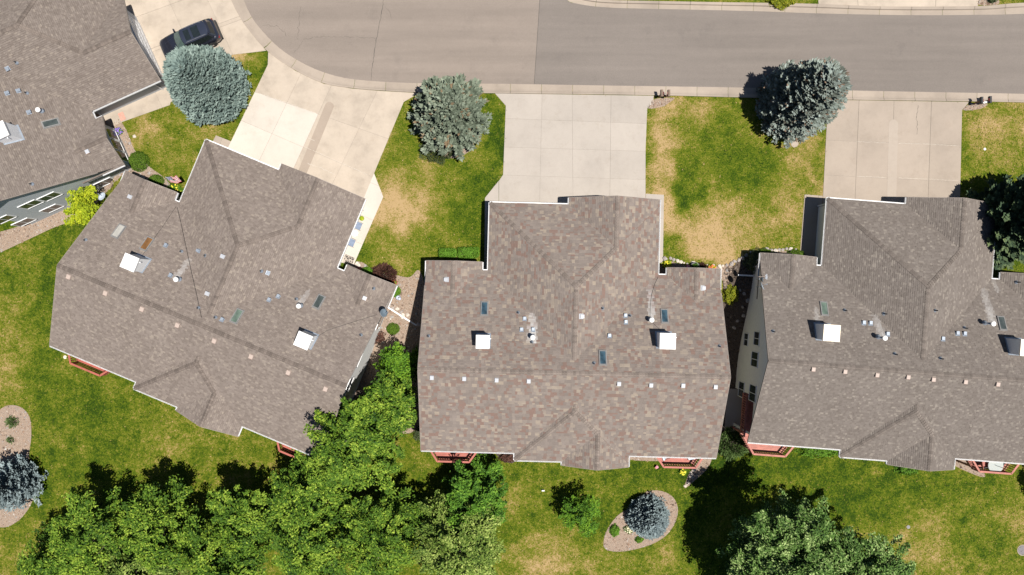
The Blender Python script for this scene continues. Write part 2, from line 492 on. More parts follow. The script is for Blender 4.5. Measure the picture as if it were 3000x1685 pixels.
# ------------------------------------------------------------------ road, gutters
S_EDGE = [(640, -300), (690, -90), (715, 0), (735, 45), (762, 83), (824, 145), (907, 195), (990, 224), (1073, 236), (1198, 243), (1300, 244), (1500, 246), (1800, 251), (2200, 257), (2486, 265), (3000, 275), (3500, 286)]
S_BACK = [(600, -300), (652, -90), (678, 0), (698, 42), (724, 82), (783, 150), (866, 207), (949, 245), (1032, 259), (1115, 266), (1239, 272), (1500, 274.5), (1914, 280), (2200, 287), (2486, 293), (2839, 298), (3000, 301), (3500, 313)]
N_EDGE = [(1560, -260), (1620, -60), (1661, 0), (1690, 11), (1738, 19), (1800, 23.5), (1890, 26), (2200, 33), (2400, 40), (2660, 45), (2860, 44), (3000, 41), (3500, 20)]
N_BACK = [(1600, -260), (1665, -60), (1700, -14), (1725, -5), (1775, 1), (1900, 4), (2117, 8), (2200, 9), (2399, 13), (2586, 20), (2864, 19), (3000, 9), (3500, -14)]
def wline(pts, per=8): return spline([GX(*p) for p in pts], per, closed=False)
se, sb, ne, nb = wline(S_EDGE), wline(S_BACK), wline(N_EDGE), wline(N_BACK)
seam_t, seam_b = GX(1582, -12), GX(1564, 260)
road_poly = [p for p in se] + [p for p in ne[::-1]]
road_poly = [(-20, 60)] + se[1:] + ne[::-1][:-1] + [(4, 60)]
def halfplane(a, b):   # left of a->b positive
    nx, ny = -(b[1] - a[1]), b[0] - a[0]
    l = math.hypot(nx, ny); nx /= l; ny /= l
    return nx, ny, -(nx * a[0] + ny * a[1])
far_t = (seam_t[0] + (seam_t[0] - seam_b[0]) * 3, seam_t[1] + (seam_t[1] - seam_b[1]) * 3)
hp = halfplane(seam_b, far_t)
sheet('road_base', road_poly, M['crack'], .004, 2.0)
bpy.data.objects['road_base'].name = 'road'
road = bpy.data.objects['road']
tag(road, 'asphalt street curving into a turnaround at the top', kind='structure')
west = sheet('asphalt_panel', clip(road_poly, hp[0], hp[1], hp[2] - .015), M['asphalt_a'], .012, 1.5, road)
east = sheet('asphalt_panel', clip(road_poly, -hp[0], -hp[1], -hp[2] - .015), M['asphalt_b'], .012, 1.5, road)
tag(west, 'lighter tan asphalt of the turnaround'); tag(east, 'greyer asphalt of the street')
def ribbon(name, pts, w, mat, dz, parent=None, jitter=.0):
    V = []; F = []
    for i, p in enumerate(pts):
        a = pts[max(i - 1, 0)]; b = pts[min(i + 1, len(pts) - 1)]
        d = Vector((b[0] - a[0], b[1] - a[1])).normalized(); nrm = Vector((-d.y, d.x))
        ww = w * rng.uniform(.5, 1.4); q = Vector(p) + nrm * rng.uniform(-jitter, jitter)
        z = float(terrain(q.x, q.y)) + dz
        V += [(q.x + nrm.x * ww / 2, q.y + nrm.y * ww / 2, z), (q.x - nrm.x * ww / 2, q.y - nrm.y * ww / 2, z)]
        if i: F.append((2 * i - 2, 2 * i - 1, 2 * i + 1, 2 * i))
    return mesh(name, V, F, mat, parent)
def crack(pts, w, jit=.04, parent=None, dz=.017, mat='crack'):
    pts = [GX(*p) for p in pts]; out = []
    for a, b in zip(pts, pts[1:]):
        n = max(2, int(math.hypot(b[0] - a[0], b[1] - a[1]) / .15))
        out += [(a[0] + (b[0] - a[0]) * k / n, a[1] + (b[1] - a[1]) * k / n) for k in range(n)]
    ribbon('crack', out, w, M[mat], dz, parent or road, jit)
crack([(1127, -20), (1118, 40), (1108, 90), (1100, 130), (1094, 170), (1090, 200), (1086, 240)], .035)
crack([(880, 20), (876, 70), (872, 110), (880, 120)], .02, .1)
crack([(770, 72), (815, 78), (838, 98), (842, 112)], .02, .08)
crack([(1100, 111), (1000, 108), (930, 108), (890, 116), (860, 160)], .015, .06)
crack([(1127, 20), (1140, 32), (1150, 60)], .015, .05)

def arclen(pl):
    s = [0]
    for a, b in zip(pl, pl[1:]): s.append(s[-1] + math.hypot(b[0] - a[0], b[1] - a[1]))
    return s
def at(pl, s, t):
    t = min(max(t, 0), s[-1])
    i = min(int(np.searchsorted(s, t, side='right')) - 1, len(pl) - 2)
    k = (t - s[i]) / max(1e-9, s[i + 1] - s[i])
    return (pl[i][0] + (pl[i + 1][0] - pl[i][0]) * k, pl[i][1] + (pl[i + 1][1] - pl[i][1]) * k)
def nearest(pl, p):
    best = None
    for a, b in zip(pl, pl[1:]):
        d = (b[0] - a[0], b[1] - a[1]); l2 = d[0] ** 2 + d[1] ** 2
        t = min(1, max(0, ((p[0] - a[0]) * d[0] + (p[1] - a[1]) * d[1]) / l2)) if l2 else 0
        q = (a[0] + d[0] * t, a[1] + d[1] * t); dd = (q[0] - p[0]) ** 2 + (q[1] - p[1]) ** 2
        if best is None or dd < best[0]: best = (dd, q)
    return best[1]
def gutter(label, edge, back, prof, every=2.55):
    """prof: list of (fraction from asphalt to lawn, height)"""
    root = empty('curb_gutter', (0, 0, 0)); tag(root, label, kind='structure')
    s = arclen(edge); n = int(s[-1] / every)
    for k in range(n):
        t0, t1 = s[-1] * k / n + .012, s[-1] * (k + 1) / n - .012
        V = []; F = []
        m = 6
        for j in range(m + 1):
            a = at(edge, s, t0 + (t1 - t0) * j / m); b = nearest(back, a)
            for f, h in prof: V.append((a[0] + (b[0] - a[0]) * f, a[1] + (b[1] - a[1]) * f, h))
        w = len(prof)
        for j in range(m):
            for q in range(w - 1): F.append((j * w + q, (j + 1) * w + q, (j + 1) * w + q + 1, j * w + q + 1))
        if min(abs(V[0][0]), abs(V[-1][0])) < 50 and min(V[0][1], V[-1][1]) < 32:
            mesh('gutter_segment', V, F, M['curb'], root)
    return root
ROLL = [(0, -.02), (.005, .018), (.55, .002), (.72, .028), (.86, .085), (.99, .10), (1.0, -.02)]
gutter('pale concrete gutter with rolled kerb along the lawns and driveways', se, sb, ROLL)
gutter('pale concrete kerb and gutter along the far side of the street', ne, nb, [(0, -.02), (.005, .018), (.6, .0), (.66, .12), (.98, .13), (1.0, -.02)])

# ------------------------------------------------------------------ driveways and walks
def split(polys, a, b, gap=.03):
    a, b = GX(*a), GX(*b)
    h = halfplane(a, b); out = []
    for p in polys:
        for s in (1, -1):
            q = clip(p, s * h[0], s * h[1], s * h[2] - gap / 2)
            if len(q) > 2 and abs(area(q)) > .05: out.append(q)
    return out
HARD = [road_poly, se + sb[::-1], ne + nb[::-1]]
def flat(name, label, px, lines, mat, top=.03, gap=.02, region=None):
    poly = [GX(*p) for p in px]; HARD.append(poly)
    base = sheet(name, poly, M['joint_pale' if gap < .025 else 'joint'], .006, 1.5)
    tag(base, label, kind='structure')
    ps = [poly]
    for ln in lines: ps = split(ps, *ln, gap=gap)
    for q in ps:
        q = ccw(q)
        cx = sum(p[0] for p in q) / len(q); cy = sum(p[1] for p in q) / len(q)
        m = mat(cx, cy) if callable(mat) else mat
        h = top + rng.uniform(-.003, .003)
        MB().prism(q, -.05, h).build('slab', M[m], base)
    return base
def side(a, b):
    h = halfplane(GX(*a), GX(*b))
    return lambda x, y: h[0] * x + h[1] * y + h[2] > 0
def patch(base, px, mat, dz=.036):
    poly = [GX(*p) for p in px]
    V = [(p[0], p[1], dz) for p in ccw(poly)]
    n = len(V)
    mesh('slab', V + [(v[0], v[1], 0) for v in V], [tuple(range(n))] + [(i, n + i, n + (i + 1) % n, (i + 1) % n) for i in range(n)], M[mat], base)
def stadium(a, b, w):
    """a strip from a (round end) to b in photo pixels"""
    d = Vector((b[0] - a[0], b[1] - a[1])).normalized(); n_ = Vector((-d.y, d.x))
    pts = []
    for k in range(9):
        t = math.pi * k / 8
        pts.append((a[0] + n_.x * w / 2 * math.cos(t) - d.x * w / 2 * math.sin(t), a[1] + n_.y * w / 2 * math.cos(t) - d.y * w / 2 * math.sin(t)))
    pts += [(b[0] - n_.x * w / 2, b[1] - n_.y * w / 2), (b[0] + n_.x * w / 2, b[1] + n_.y * w / 2)]
    return pts
# driveway of the turned taupe house
d1 = [(786, 153), (866, 208), (949, 246), (1032, 260), (1115, 267), (1228, 273), (1183, 299), (1096, 508), (1050, 620), (640, 470), (665, 440), (785, 190)]
above = side((754, 272), (1135, 406)); leftB = side((860, 494), (933, 334))
base = flat('driveway', 'wide tan driveway with new pale panels before the taupe house', d1,
     [((754, 272), (1135, 406)), ((878, 224), (760, 470)), ((1090, 299), (986, 514)), ((704, 352), (1081, 514)), ((933, 334), (860, 494))],
     lambda x, y: 'slab_new' if (not above(x, y) and leftB(x, y)) else 'slab_tan')
patch(base, stadium((965, 312), (880, 520), 26), 'patch_dark')
crack([(901, 479), (940, 492), (965, 505), (986, 512)], .03, .05, base, .042, 'slab_new')
crack([(754, 272), (843, 302), (932, 334)], .03, .03, base, .042, 'slab_new')
crack([(900, 403), (928, 416)], .03, .01, base, .042, 'slab_new'); crack([(890, 430), (917, 441)], .03, .01, base, .042, 'slab_new')
crack([(917, 441), (1081, 514)], .02, .02, base, .042, 'slab_new')
flat('walkway', 'pale concrete walk with two chairs beside the taupe house', [(1096, 508), (1123, 577), (1036, 778), (985, 765), (1052, 615)],
     [((1065, 633), (1092, 645)), ((1038, 706), (1063, 717)), ((1110, 545), (1085, 535))], 'slab_new')
flat('walkway', 'short grey walk at the left front corner of the taupe house', [(633, 397), (684, 417), (665, 445), (610, 440)], [((655, 395), (640, 440))], 'slab_brown')
# driveway of the middle house
flat('driveway', 'light grey jointed driveway before the red brown house', [(1450, 274), (1482, 310), (1474, 512), (1462, 530), (1462, 640), (1891, 640), (1891, 440), (1896, 318), (1914, 292), (1915, 281)],
     [((1588, 272), (1580, 620)), ((1676, 275), (1679, 620)), ((1790, 277), (1786, 620)), ((1470, 347), (1900, 363)), ((1470, 431), (1900, 444)), ((1470, 513), (1900, 527))], 'slab_grey', gap=.015)
flat('walkway', 'angled pale walk on the left side of the red brown house', [(1461, 530), (1461, 640), (1450, 800), (1419, 800), (1421, 580)], [((1400, 592), (1470, 592)), ((1400, 690), (1470, 690))], 'slab_grey')
flat('walkway', 'narrow concrete strip along the right side of the red brown house', [(1892, 568), (1945, 571), (1942, 770), (1890, 770)], [((1880, 640), (1960, 640))], 'slab_grey')
# driveway of the grey house
base = flat('driveway', 'tan driveway with a pale centre strip before the grey house', [(2432, 293), (2422, 361), (2411, 575), (2411, 650), (2812, 650), (2812, 580), (2818, 323), (2839, 299)],
     [((2517, 280), (2503, 620)), ((2729, 280), (2717, 620)), ((2619, 280), (2611, 620)), ((2410, 411), (2825, 426)), ((2410, 513), (2825, 535))], 'slab_brown')
patch(base, stadium((2617, 364), (2610, 640), 27), 'patch_pale')
for y0 in (411, 513):
    crack([(2508, y0 + 4), (2600, y0 + 8)], .02, .02, base, .042, 'slab_new'); crack([(2632, y0 + 9), (2700, y0 + 11), (2812, y0 + 17)], .02, .02, base, .042, 'slab_new')
crack([(2690, 309), (2685, 350), (2687, 400)], .012, .06, base, .042)
flat('walkway', 'shaded concrete walk on the left side of the grey house', [(2357, 570), (2410, 574), (2408, 640), (2400, 790), (2340, 790)], [((2340, 632), (2420, 634)), ((2340, 703), (2420, 706)), ((2360, 572), (2395, 612)), ((2397, 565), (2397, 600))], 'slab_brown')
# driveway top left
flat('driveway', 'tan driveway where the dark car stands', [(300, -90), (648, -90), (678, 0), (698, 42), (724, 82), (780, 149), (680, 161), (620, 220), (500, 300), (498, 308), (357, 358), (319, 382), (285, 330), (380, 200), (330, 0)],
     [((475, -41), (559, 142)), ((594, -32), (678, 151)), ((441, 35), (564, -10)), ((639, 71), (516, 116)), ((600, 86), (721, 41)), ((449, 152), (572, 107)), ((440, 238), (480, 325))], 'slab_tan')
flat('driveway', 'tan driveway across the street at the top', [(2398, 14), (2586, 21), (2864, 20), (2876, -90), (2388, -90)], [((2515, 30), (2505, -80)), ((2740, 30), (2745, -80))], 'slab_tan')

# ------------------------------------------------------------------ gravel beds
def gravel(label, px, dens, size, dark=False, smoothit=True, name='gravel_bed'):
    pts = [GX(*p) for p in px]
    poly = spline(pts, 5) if smoothit else pts
    HARD.append(poly)
    base = sheet(name, poly, M['gravel_dark' if dark else 'gravel_base'], .02, .35)
    tag(base, label, kind='structure')
    xs = [p[0] for p in poly]; ys = [p[1] for p in poly]
    n = int((max(xs) - min(xs)) * (max(ys) - min(ys)) * dens)
    X = nrng.uniform(min(xs) - .05, max(xs) + .05, n); Y = nrng.uniform(min(ys) - .05, max(ys) + .05, n)
    m = inside_np(poly, X, Y); X, Y = X[m], Y[m]; n = len(X)
    if n == 0: return base
    Z = terrain(X, Y) + .025
    S = size * nrng.lognormal(0, .45, n)
    oct_ = np.array([(1, 0, 0), (0, 1, 0), (-1, 0, 0), (0, -1, 0), (0, 0, .7), (0, 0, -.5)], float)
    T = np.array([(0, 1, 4), (1, 2, 4), (2, 3, 4), (3, 0, 4)])
    A = nrng.uniform(0, 6.28, n); ca, sa = np.cos(A), np.sin(A)
    jit = nrng.uniform(.65, 1.35, (n, 6, 3)) * oct_[None]
    jx = (jit[..., 0] * ca[:, None] - jit[..., 1] * .75 * sa[:, None]) * S[:, None] + X[:, None]
    jy = (jit[..., 0] * sa[:, None] + jit[..., 1] * .75 * ca[:, None]) * S[:, None] + Y[:, None]
    jz = jit[..., 2] * S[:, None] + Z[:, None]
    J = np.stack([jx, jy, jz], -1)[:, T.ravel()].reshape(-1, 3)
    tone = np.repeat(np.clip(nrng.beta(1.6, 1.6, n), 0, 1), 4)
    o = npmesh('stones', J, 3, M['mulch' if dark else 'pebble'], base, tone)
    tag(o, kind='stuff')
    return base
gravel('stone bed under the round shrubs in front of the blue grey house', [(345, 350), (372, 385), (395, 440), (440, 490), (480, 520), (530, 580), (500, 600), (420, 540), (345, 510), (360, 480), (345, 420), (318, 385)], 60, .045)
gravel('stone strip along the blue grey side wall', [(-60, 700), (0, 680), (75, 655), (190, 595), (240, 560), (300, 520), (345, 500), (352, 520), (300, 575), (240, 640), (170, 662), (100, 694), (0, 740), (-60, 760)], 60, .045)
gravel('stone bed in the gap between the taupe and red brown houses', [(1036, 778), (1060, 768), (1100, 795), (1160, 806), (1200, 812), (1228, 792), (1246, 850), (1240, 950), (1238, 1100), (1225, 1250), (1150, 1260), (1060, 1160), (1000, 1220), (1010, 1110), (1090, 950), (1130, 860), (1060, 830)], 55, .05)
gravel('rounded stone bed under the blue spruce at the left edge', [(0, 1200), (30, 1187), (65, 1195), (88, 1225), (92, 1280), (85, 1350), (100, 1450), (60, 1520), (0, 1545), (-60, 1500), (-60, 1250)], 55, .045)
gravel('egg shaped stone bed around the small blue spruce', [(1895, 1440), (1935, 1438), (1970, 1455), (1986, 1490), (1978, 1530), (1950, 1570), (1900, 1598), (1830, 1615), (1780, 1612), (1768, 1590), (1780, 1550), (1810, 1510), (1850, 1485), (1875, 1460)], 60, .045)
gravel('dark stone bed in the gap between the red brown and grey houses', [(2120, 800), (2150, 780), (2172, 752), (2260, 745), (2260, 900), (2220, 1000), (2180, 1300), (2112, 1300), (2135, 1100), (2118, 950)], 50, .05, True)
gravel('planting bed behind the stone edging at the red brown house', [(1943, 764), (2000, 776), (2060, 783), (2130, 775), (2152, 762), (2135, 820), (2122, 850), (2100, 810), (1945, 815)], 60, .045)
gravel('pointed stone bed beside the patio deck', [(2060, 1335), (2085, 1340), (2070, 1375), (2030, 1412), (2006, 1430), (2014, 1398), (2030, 1372)], 90, .045)
gravel('small stone bed under the brown mailboxes', [(1906, 300), (1925, 289), (1975, 287), (1962, 300), (1940, 313), (1900, 318)], 110, .05)
gravel('small stone bed under the black mailboxes', [(2822, 323), (2845, 303), (2892, 303), (2872, 319)], 110, .05)
gravel('bare mulch ring under the green blue spruce', [(1270, 400), (1330, 380), (1385, 410), (1378, 440), (1340, 462), (1300, 460), (1268, 430)], 30, .04)
gravel('dark mulch patch at the back wall of the red brown house', [(1455, 1325), (1508, 1327), (1508, 1352), (1490, 1356), (1462, 1340)], 80, .06, True)
gravel('thin stone strip along the back wall of the red brown house', [(1845, 1330), (1935, 1335), (1935, 1350), (1846, 1347)], 80, .045)
gravel('dark planting bed before the entry of the grey house', [(2232, 742), (2345, 738), (2345, 770), (2232, 770)], 40, .05)
gravel('small stone bed across the street', [(2866, 14), (2925, 12), (2915, -8), (2870, -12)], 110, .055)
gravel('bare stone patch under the round table deck', [(2780, 1345), (2850, 1350), (2885, 1390), (2870, 1396), (2800, 1366)], 60, .045)

def tufts(n=95000):
    X = nrng.uniform(-46, 46, n); Y = nrng.uniform(-28, 26, n)
    ok = np.ones(n, bool)
    for h in HARD: ok &= ~inside_np(h, X, Y)
    for h in HOUSES:
        u, v = to_local(h, X, Y)
        ok &= ~((abs(u) < 11.3) & (v > -6.4) & (v < 7.2)); ok &= ~((abs(u) < 6.4) & (v > 6) & (v < 12.6))
    X, Y = X[ok], Y[ok]; n = len(X)
    d = dryness(X, Y)
    Z = terrain(X, Y)
    Q = []; T = []
    for k in range(2):
        a = nrng.uniform(0, 6.28, n); l = nrng.uniform(.06, .17, n); w = l * .42; hh = nrng.uniform(.02, .07, n)
        ca, sa = np.cos(a), np.sin(a); ox, oy = nrng.normal(0, .04, n), nrng.normal(0, .04, n)
        Q.append(np.stack([np.column_stack([X + ox - sa * w, Y + oy + ca * w, Z - .01]), np.column_stack([X + ox + sa * w, Y + oy - ca * w, Z - .01]), np.column_stack([X + ox + ca * l, Y + oy + sa * l, Z + hh])], 1).reshape(-1, 3))
        T.append(np.clip(d + nrng.normal(-.01, .2, n), 0, 1))
    o = npmesh('grass_tufts', np.concatenate(Q), 3, toned('grass tufts', GRASS_RAMP, .9, 0), None, np.concatenate(T))
    tag(o, 'rough tufts of grass all over the lawns', 'grass', kind='stuff')
tufts()
# ------------------------------------------------------------------ houses
PITCH = .468
def gab(u0, u1, v0, v1, ur, zr, hip=None, p=PITCH, drop=0.0, axis='v'):
    pl = [(-p, 0, zr + p * ur), (p, 0, zr - p * ur - 0)]
    pl[0] = (-p, 0, zr + p * ur - drop)
    if hip: pl.append(hip)
    return dict(fp=[(u0, v0), (u1, v0), (u1, v1), (u0, v1)], pl=pl)
HIPF = .485; HIPB = .492
WINGS = [
    dict(fp=[(-11.76, -6.84), (11.76, -6.84), (11.76, 7.65), (-11.76, 7.65)], pl=[(0, -PITCH, 6.1), (0, PITCH, 6.1)]),
    gab(-6.8, 6.85, .3, 13.12, .025, 5.69, (0, -HIPF, 2.5 + HIPF * 13.12)),
    gab(-.45, 6.85, 6.0, 13.66, 3.2, 4.21, drop=.03),
    gab(-11.78, -7.26, 4.6, 8.3, -9.52, 3.56),
    gab(7.55, 11.85, 4.6, 8.23, 9.70, 3.52),
    gab(-4.31, 4.82, -7.45, -2.0, .255, 4.94, (0, HIPB, 2.8 + HIPB * 7.45)),
    gab(-.51, 4.82, -7.75, -4.0, 2.155, 4.047, drop=.03),
]
def zpl(p, u, v): return p[0] * u + p[1] * v + p[2]
def roof_z(u, v):
    best = None
    for w in WINGS:
        (a, b), (c, d) = w['fp'][0], w['fp'][2]
        if a - 1e-6 <= u <= c + 1e-6 and b - 1e-6 <= v <= d + 1e-6:
            z = min(zpl(p, u, v) for p in w['pl'])
            best = z if best is None else max(best, z)
    return 2.5 if best is None else best
def subtract(poly, region):
    """poly minus the convex region given as half planes; convex pieces"""
    out = []; cur = poly
    for a, b, c in region:
        o = clip(cur, -a, -b, -c)
        if len(o) > 2 and abs(area(o)) > 1e-3: out.append(o)
        cur = clip(cur, a, b, c)
        if len(cur) < 3 or abs(area(cur)) < 1e-4: return out
    return out
def roof_faces():
    faces = []
    for wi, w in enumerate(WINGS):
        for pi, p in enumerate(w['pl']):
            poly = w['fp']
            for qi, q in enumerate(w['pl']):
                if qi != pi: poly = clip(poly, q[0] - p[0], q[1] - p[1], q[2] - p[2])
                if len(poly) < 3: break
            if len(poly) < 3: continue
            polys = [poly]
            for xi, x in enumerate(WINGS):
                if xi == wi: continue
                f = x['fp']; reg = []
                for k in range(4):
                    reg.append(halfplane(f[k], f[(k + 1) % 4]))
                for q in x['pl']: reg.append((q[0] - p[0], q[1] - p[1], q[2] - p[2] - 1e-5))
                polys = [s for pp in polys for s in subtract(pp, reg)]
            faces.append((p, polys))
    return faces
FACES = roof_faces()
RIDGES = [  # a, b (u,v,z), half width of slope fall across
    ((-11.76, 0, 6.1), (11.76, 0, 6.1), PITCH), ((.025, 6.54, 5.69), (.025, .95, 5.69), PITCH),
    ((-6.75, 13.07, 2.52), (.025, 6.54, 5.69), .32), ((3.2, 9.6, 4.21), (.025, 6.54, 5.69), .32), ((3.2, 13.66, 4.21), (3.2, 9.6, 4.21), PITCH),
    ((-9.52, 8.3, 3.56), (-9.52, 5.45, 3.56), PITCH), ((9.70, 8.23, 3.52), (9.70, 5.5, 3.52), PITCH),
    ((.255, -3.1, 4.94), (.255, -2.5, 4.94), PITCH), ((-4.27, -7.42, 2.82), (.255, -3.1, 4.94), .32), ((2.155, -4.93, 4.047), (.255, -3.1, 4.94), .32), ((2.155, -7.75, 4.047), (2.155, -4.93, 4.047), PITCH),
]
def hash01(*a):
    h = 2166136261
    for v in a: h = ((h ^ (int(v) & 0xffffffff)) * 16777619) & 0xffffffff
    h ^= h >> 15; h = (h * 2246822519) & 0xffffffff; h ^= h >> 13
    return (h & 0xffffff) / 0xffffff
EXPO = .145
def shingles(h, house_roof, blocks, streaks):
    V = []; F = []; T = []; S = []
    tw, rows = blocks
    for fi, (p, polys) in enumerate(FACES):
        g = Vector((-p[0], -p[1])); sl = g.length; g = g / sl          # downhill in plan
        t_ = Vector((-g.y, g.x)); k = math.sqrt(1 + sl * sl)
        ex = EXPO / k                                                   # exposure in plan
        for poly in polys:
            ss = [q[0] * g.x + q[1] * g.y for q in poly]; ts = [q[0] * t_.x + q[1] * t_.y for q in poly]
            r0, r1 = int(math.floor(min(ss) / ex)), int(math.ceil(max(ss) / ex))
            pl_ = ccw(poly); n = len(pl_)
            hps = [halfplane(pl_[i], pl_[(i + 1) % n]) for i in range(n)]
            for r in range(r0, r1):
                s0, s1 = r * ex, (r + 1) * ex
                off = hash01(h, fi, r // rows, 5) * tw
                c0 = int(math.floor((min(ts) - off) / tw)); c1 = int(math.ceil((max(ts) - off) / tw))
                for c in range(c0, c1):
                    a = c * tw + off; b = a + tw
                    j1 = hash01(h, fi, r // rows, c, 1); j2 = hash01(h, fi, r // rows, c + 1, 1)
                    a += (j1 - .5) * tw * .5; b += (j2 - .5) * tw * .5
                    q = [(g.x * s + t_.x * t, g.y * s + t_.y * t) for s, t in ((s0, a), (s0, b), (s1, b), (s1, a))]
                    cut = False; dead = False
                    for hp_ in hps:
                        ds = [hp_[0] * x + hp_[1] * y + hp_[2] for x, y in q]
                        if max(ds) <= 0: dead = True; break
                        if min(ds) < 0: cut = True
                    if dead: continue
                    if cut:
                        q = ccw(q)
                        for hp_ in hps:
                            q = clip(q, *hp_)
                            if len(q) < 3: break
                        if len(q) < 3 or abs(area(q)) < 2e-4: continue
                    else: q = ccw(q)
                    thick = .013 + .012 * (hash01(h, fi, r, c, 2) > .5)
                    base = len(V)
                    pieces = [q] if cut else [clip(q, -g.x, -g.y, s0 + .26 * ex), clip(q, g.x, g.y, -(s0 + .26 * ex))]
                    q = pieces[-1]; nfaces = len(pieces)
                    for qq in pieces:
                        base = len(V)
                        for x, y in qq:
                            s = x * g.x + y * g.y; f_ = min(1, max(0, (s - s0) / ex))
                            V.append((x, y, zpl(p, x, y) + .003 + thick * (f_ if cut else min(1, f_ / .26))))
                        F.append(tuple(range(base, base + len(qq))))
                    R_ = r // rows
                    tone = hash01(h, fi, R_, c, 3)
                    if rows > 1:
                        if hash01(h, fi, r, c, 6) < .18: tone = hash01(h, fi, r, c, 7)
                        tone = min(1, max(0, tone + (hash01(h, fi, r, c, 4) - .5) * .1))
                    cx = sum(x for x, y in q) / len(q); cy = sum(y for x, y in q) / len(q)
                    st = 0
                    for (u0, v0, u1, v1, w, amt) in streaks:
                        du, dv = u1 - u0, v1 - v0; l = math.hypot(du, dv)
                        al = ((cx - u0) * du + (cy - v0) * dv) / l; ac = abs((cx - u0) * dv - (cy - v0) * du) / l
                        if 0 < al < l and ac < w * (.6 + .6 * (1 - al / l)): st = max(st, amt * (1 - .65 * al / l) * (.55 + .6 * hash01(r, c, fi, 8)) * (1 - (ac / (w * 1.2)) ** 2))
                    T += [tone] * nfaces; S += [st] * nfaces
                    # butt edge of the course
                    lo = sorted(range(len(q)), key=lambda i: -(q[i][0] * g.x + q[i][1] * g.y))[:2]
                    if all((q[i][0] * g.x + q[i][1] * g.y) > s1 - 1e-4 for i in lo):
                        i, j = lo
                        if (i - j) % len(q) != 1 and (j - i) % len(q) == 1: i, j = j, i
                        x1, y1 = q[i]; x2, y2 = q[j]
                        b0 = len(V)
                        V += [(x1, y1, zpl(p, x1, y1)), (x2, y2, zpl(p, x2, y2))]
                        F.append((base + i, base + j, b0 + 1, b0)); T.append(0.05); S.append(0)
    o = mesh('shingles', V, F, SH[h], house_roof, attrs={'tone': T, 'stain': S})
    tag(o, kind='stuff')
    return o
CAPM = {}
def cap_mesh(h, fall):
    key = (h, fall)
    if key not in CAPM:
        w, l = .17, .25
        V = [(-l / 2, -w, -w * fall + .012), (-l / 2, 0, .012), (-l / 2, w, -w * fall + .012), (l / 2, -w, -w * fall + .04), (l / 2, 0, .045), (l / 2, w, -w * fall + .04),
             (-l / 2, -w, -w * fall), (l / 2, -w, -w * fall), (-l / 2, w, -w * fall), (l / 2, w, -w * fall)]
        F = [(0, 3, 4, 1), (1, 4, 5, 2), (6, 7, 3, 0), (2, 5, 9, 8), (3, 7, 9, 5, 4)]
        me = bpy.data.meshes.new('ridge_cap'); me.from_pydata(V, [], F)
        me.materials.append(CAPMAT[h]); CAPM[key] = me
    return CAPM[key]
def capmat(name, col):
    m, nt, b = newmat(name)
    c = ramp(nt, noise(nt, 9, 3), [(.3, tuple(x * .7 for x in col)), (.7, tuple(x * 1.3 for x in col))])
    nt.links.new(objvar(nt, c, .2), b.inputs['Base Color'])
    b.inputs['Roughness'].default_value = .93; b.inputs['Specular IOR Level'].default_value = .12
    return m
CAPMAT = {0: capmat('cap shingle a', (.128, .105, .090)), 1: capmat('cap shingle b', (.132, .108, .093)), 2: capmat('cap shingle c', (.160, .132, .114)), 3: capmat('cap shingle d', (.130, .110, .096))}
def ridge_caps(h, roof):
    for a, b, fall in RIDGES:
        a, b = Vector(a), Vector(b); d = b - a; l = d.length
        n = max(1, int(l / .215))
        x = d.normalized(); y = Vector((0, 0, 1)).cross(x).normalized(); z = x.cross(y)
        rot = Matrix((x, y, z)).transposed().to_4x4()
        for k in range(n):
            o = bpy.data.objects.new('ridge_cap', cap_mesh(h, fall)); link(o, roof)
            o.matrix_local = Matrix.Translation(a + d * ((k + .5) / n) + z * .012) @ rot
GUT = [(-6.8, 7.72, -6.8, 13.12, 2.5), (-6.8, 13.12, -.45, 13.12, 2.5), (-.45, 13.12, -.45, 13.66, 2.5), (6.85, 7.72, 6.85, 13.66, 2.5),
       (-7.26, 7.7, -7.26, 8.3, 2.5), (-11.78, 6.3, -11.78, 8.3, 2.5), (7.55, 7.1, 7.55, 8.23, 2.5), (11.85, 6.3, 11.85, 8.23, 2.5),
       (-7.22, 7.65, -6.84, 7.65, 2.52), (6.9, 7.65, 7.5, 7.65, 2.52), (-11.76, -6.84, -4.31, -6.84, 2.9), (4.82, -6.84, 11.76, -6.84, 2.9),
       (-4.31, -6.9, -4.31, -7.45, 2.8), (-4.31, -7.45, -.51, -7.45, 2.8), (-.51, -7.45, -.51, -7.75, 2.8), (4.82, -6.9, 4.82, -7.75, 2.8)]
OUT = [(-1, 0), (0, 1), (-1, 0), (1, 0), (1, 0), (-1, 0), (-1, 0), (1, 0), (0, 1), (0, 1), (0, -1), (0, -1), (-1, 0), (0, -1), (-1, 0), (1, 0)]
RAKE = [((-11.76, -6.84, 2.9), (-11.76, 0, 6.1), (-1, 0)), ((-11.76, 0, 6.1), (-11.76, 6.3, 3.15), (-1, 0)), ((11.76, -6.84, 2.9), (11.76, 0, 6.1), (1, 0)), ((11.76, 0, 6.1), (11.76, 6.3, 3.15), (1, 0)),
        ((-.45, 13.66, 2.5), (3.2, 13.66, 4.21), (0, 1)), ((3.2, 13.66, 4.21), (6.85, 13.66, 2.5), (0, 1)), ((-11.78, 8.3, 2.5), (-9.52, 8.3, 3.56), (0, 1)), ((-9.52, 8.3, 3.56), (-7.26, 8.3, 2.5), (0, 1)),
        ((7.55, 8.23, 2.5), (9.70, 8.23, 3.52), (0, 1)), ((9.70, 8.23, 3.52), (11.85, 8.23, 2.5), (0, 1)), ((-.51, -7.75, 2.8), (2.155, -7.75, 4.047), (0, -1)), ((2.155, -7.75, 4.047), (4.82, -7.75, 2.8), (0, -1))]

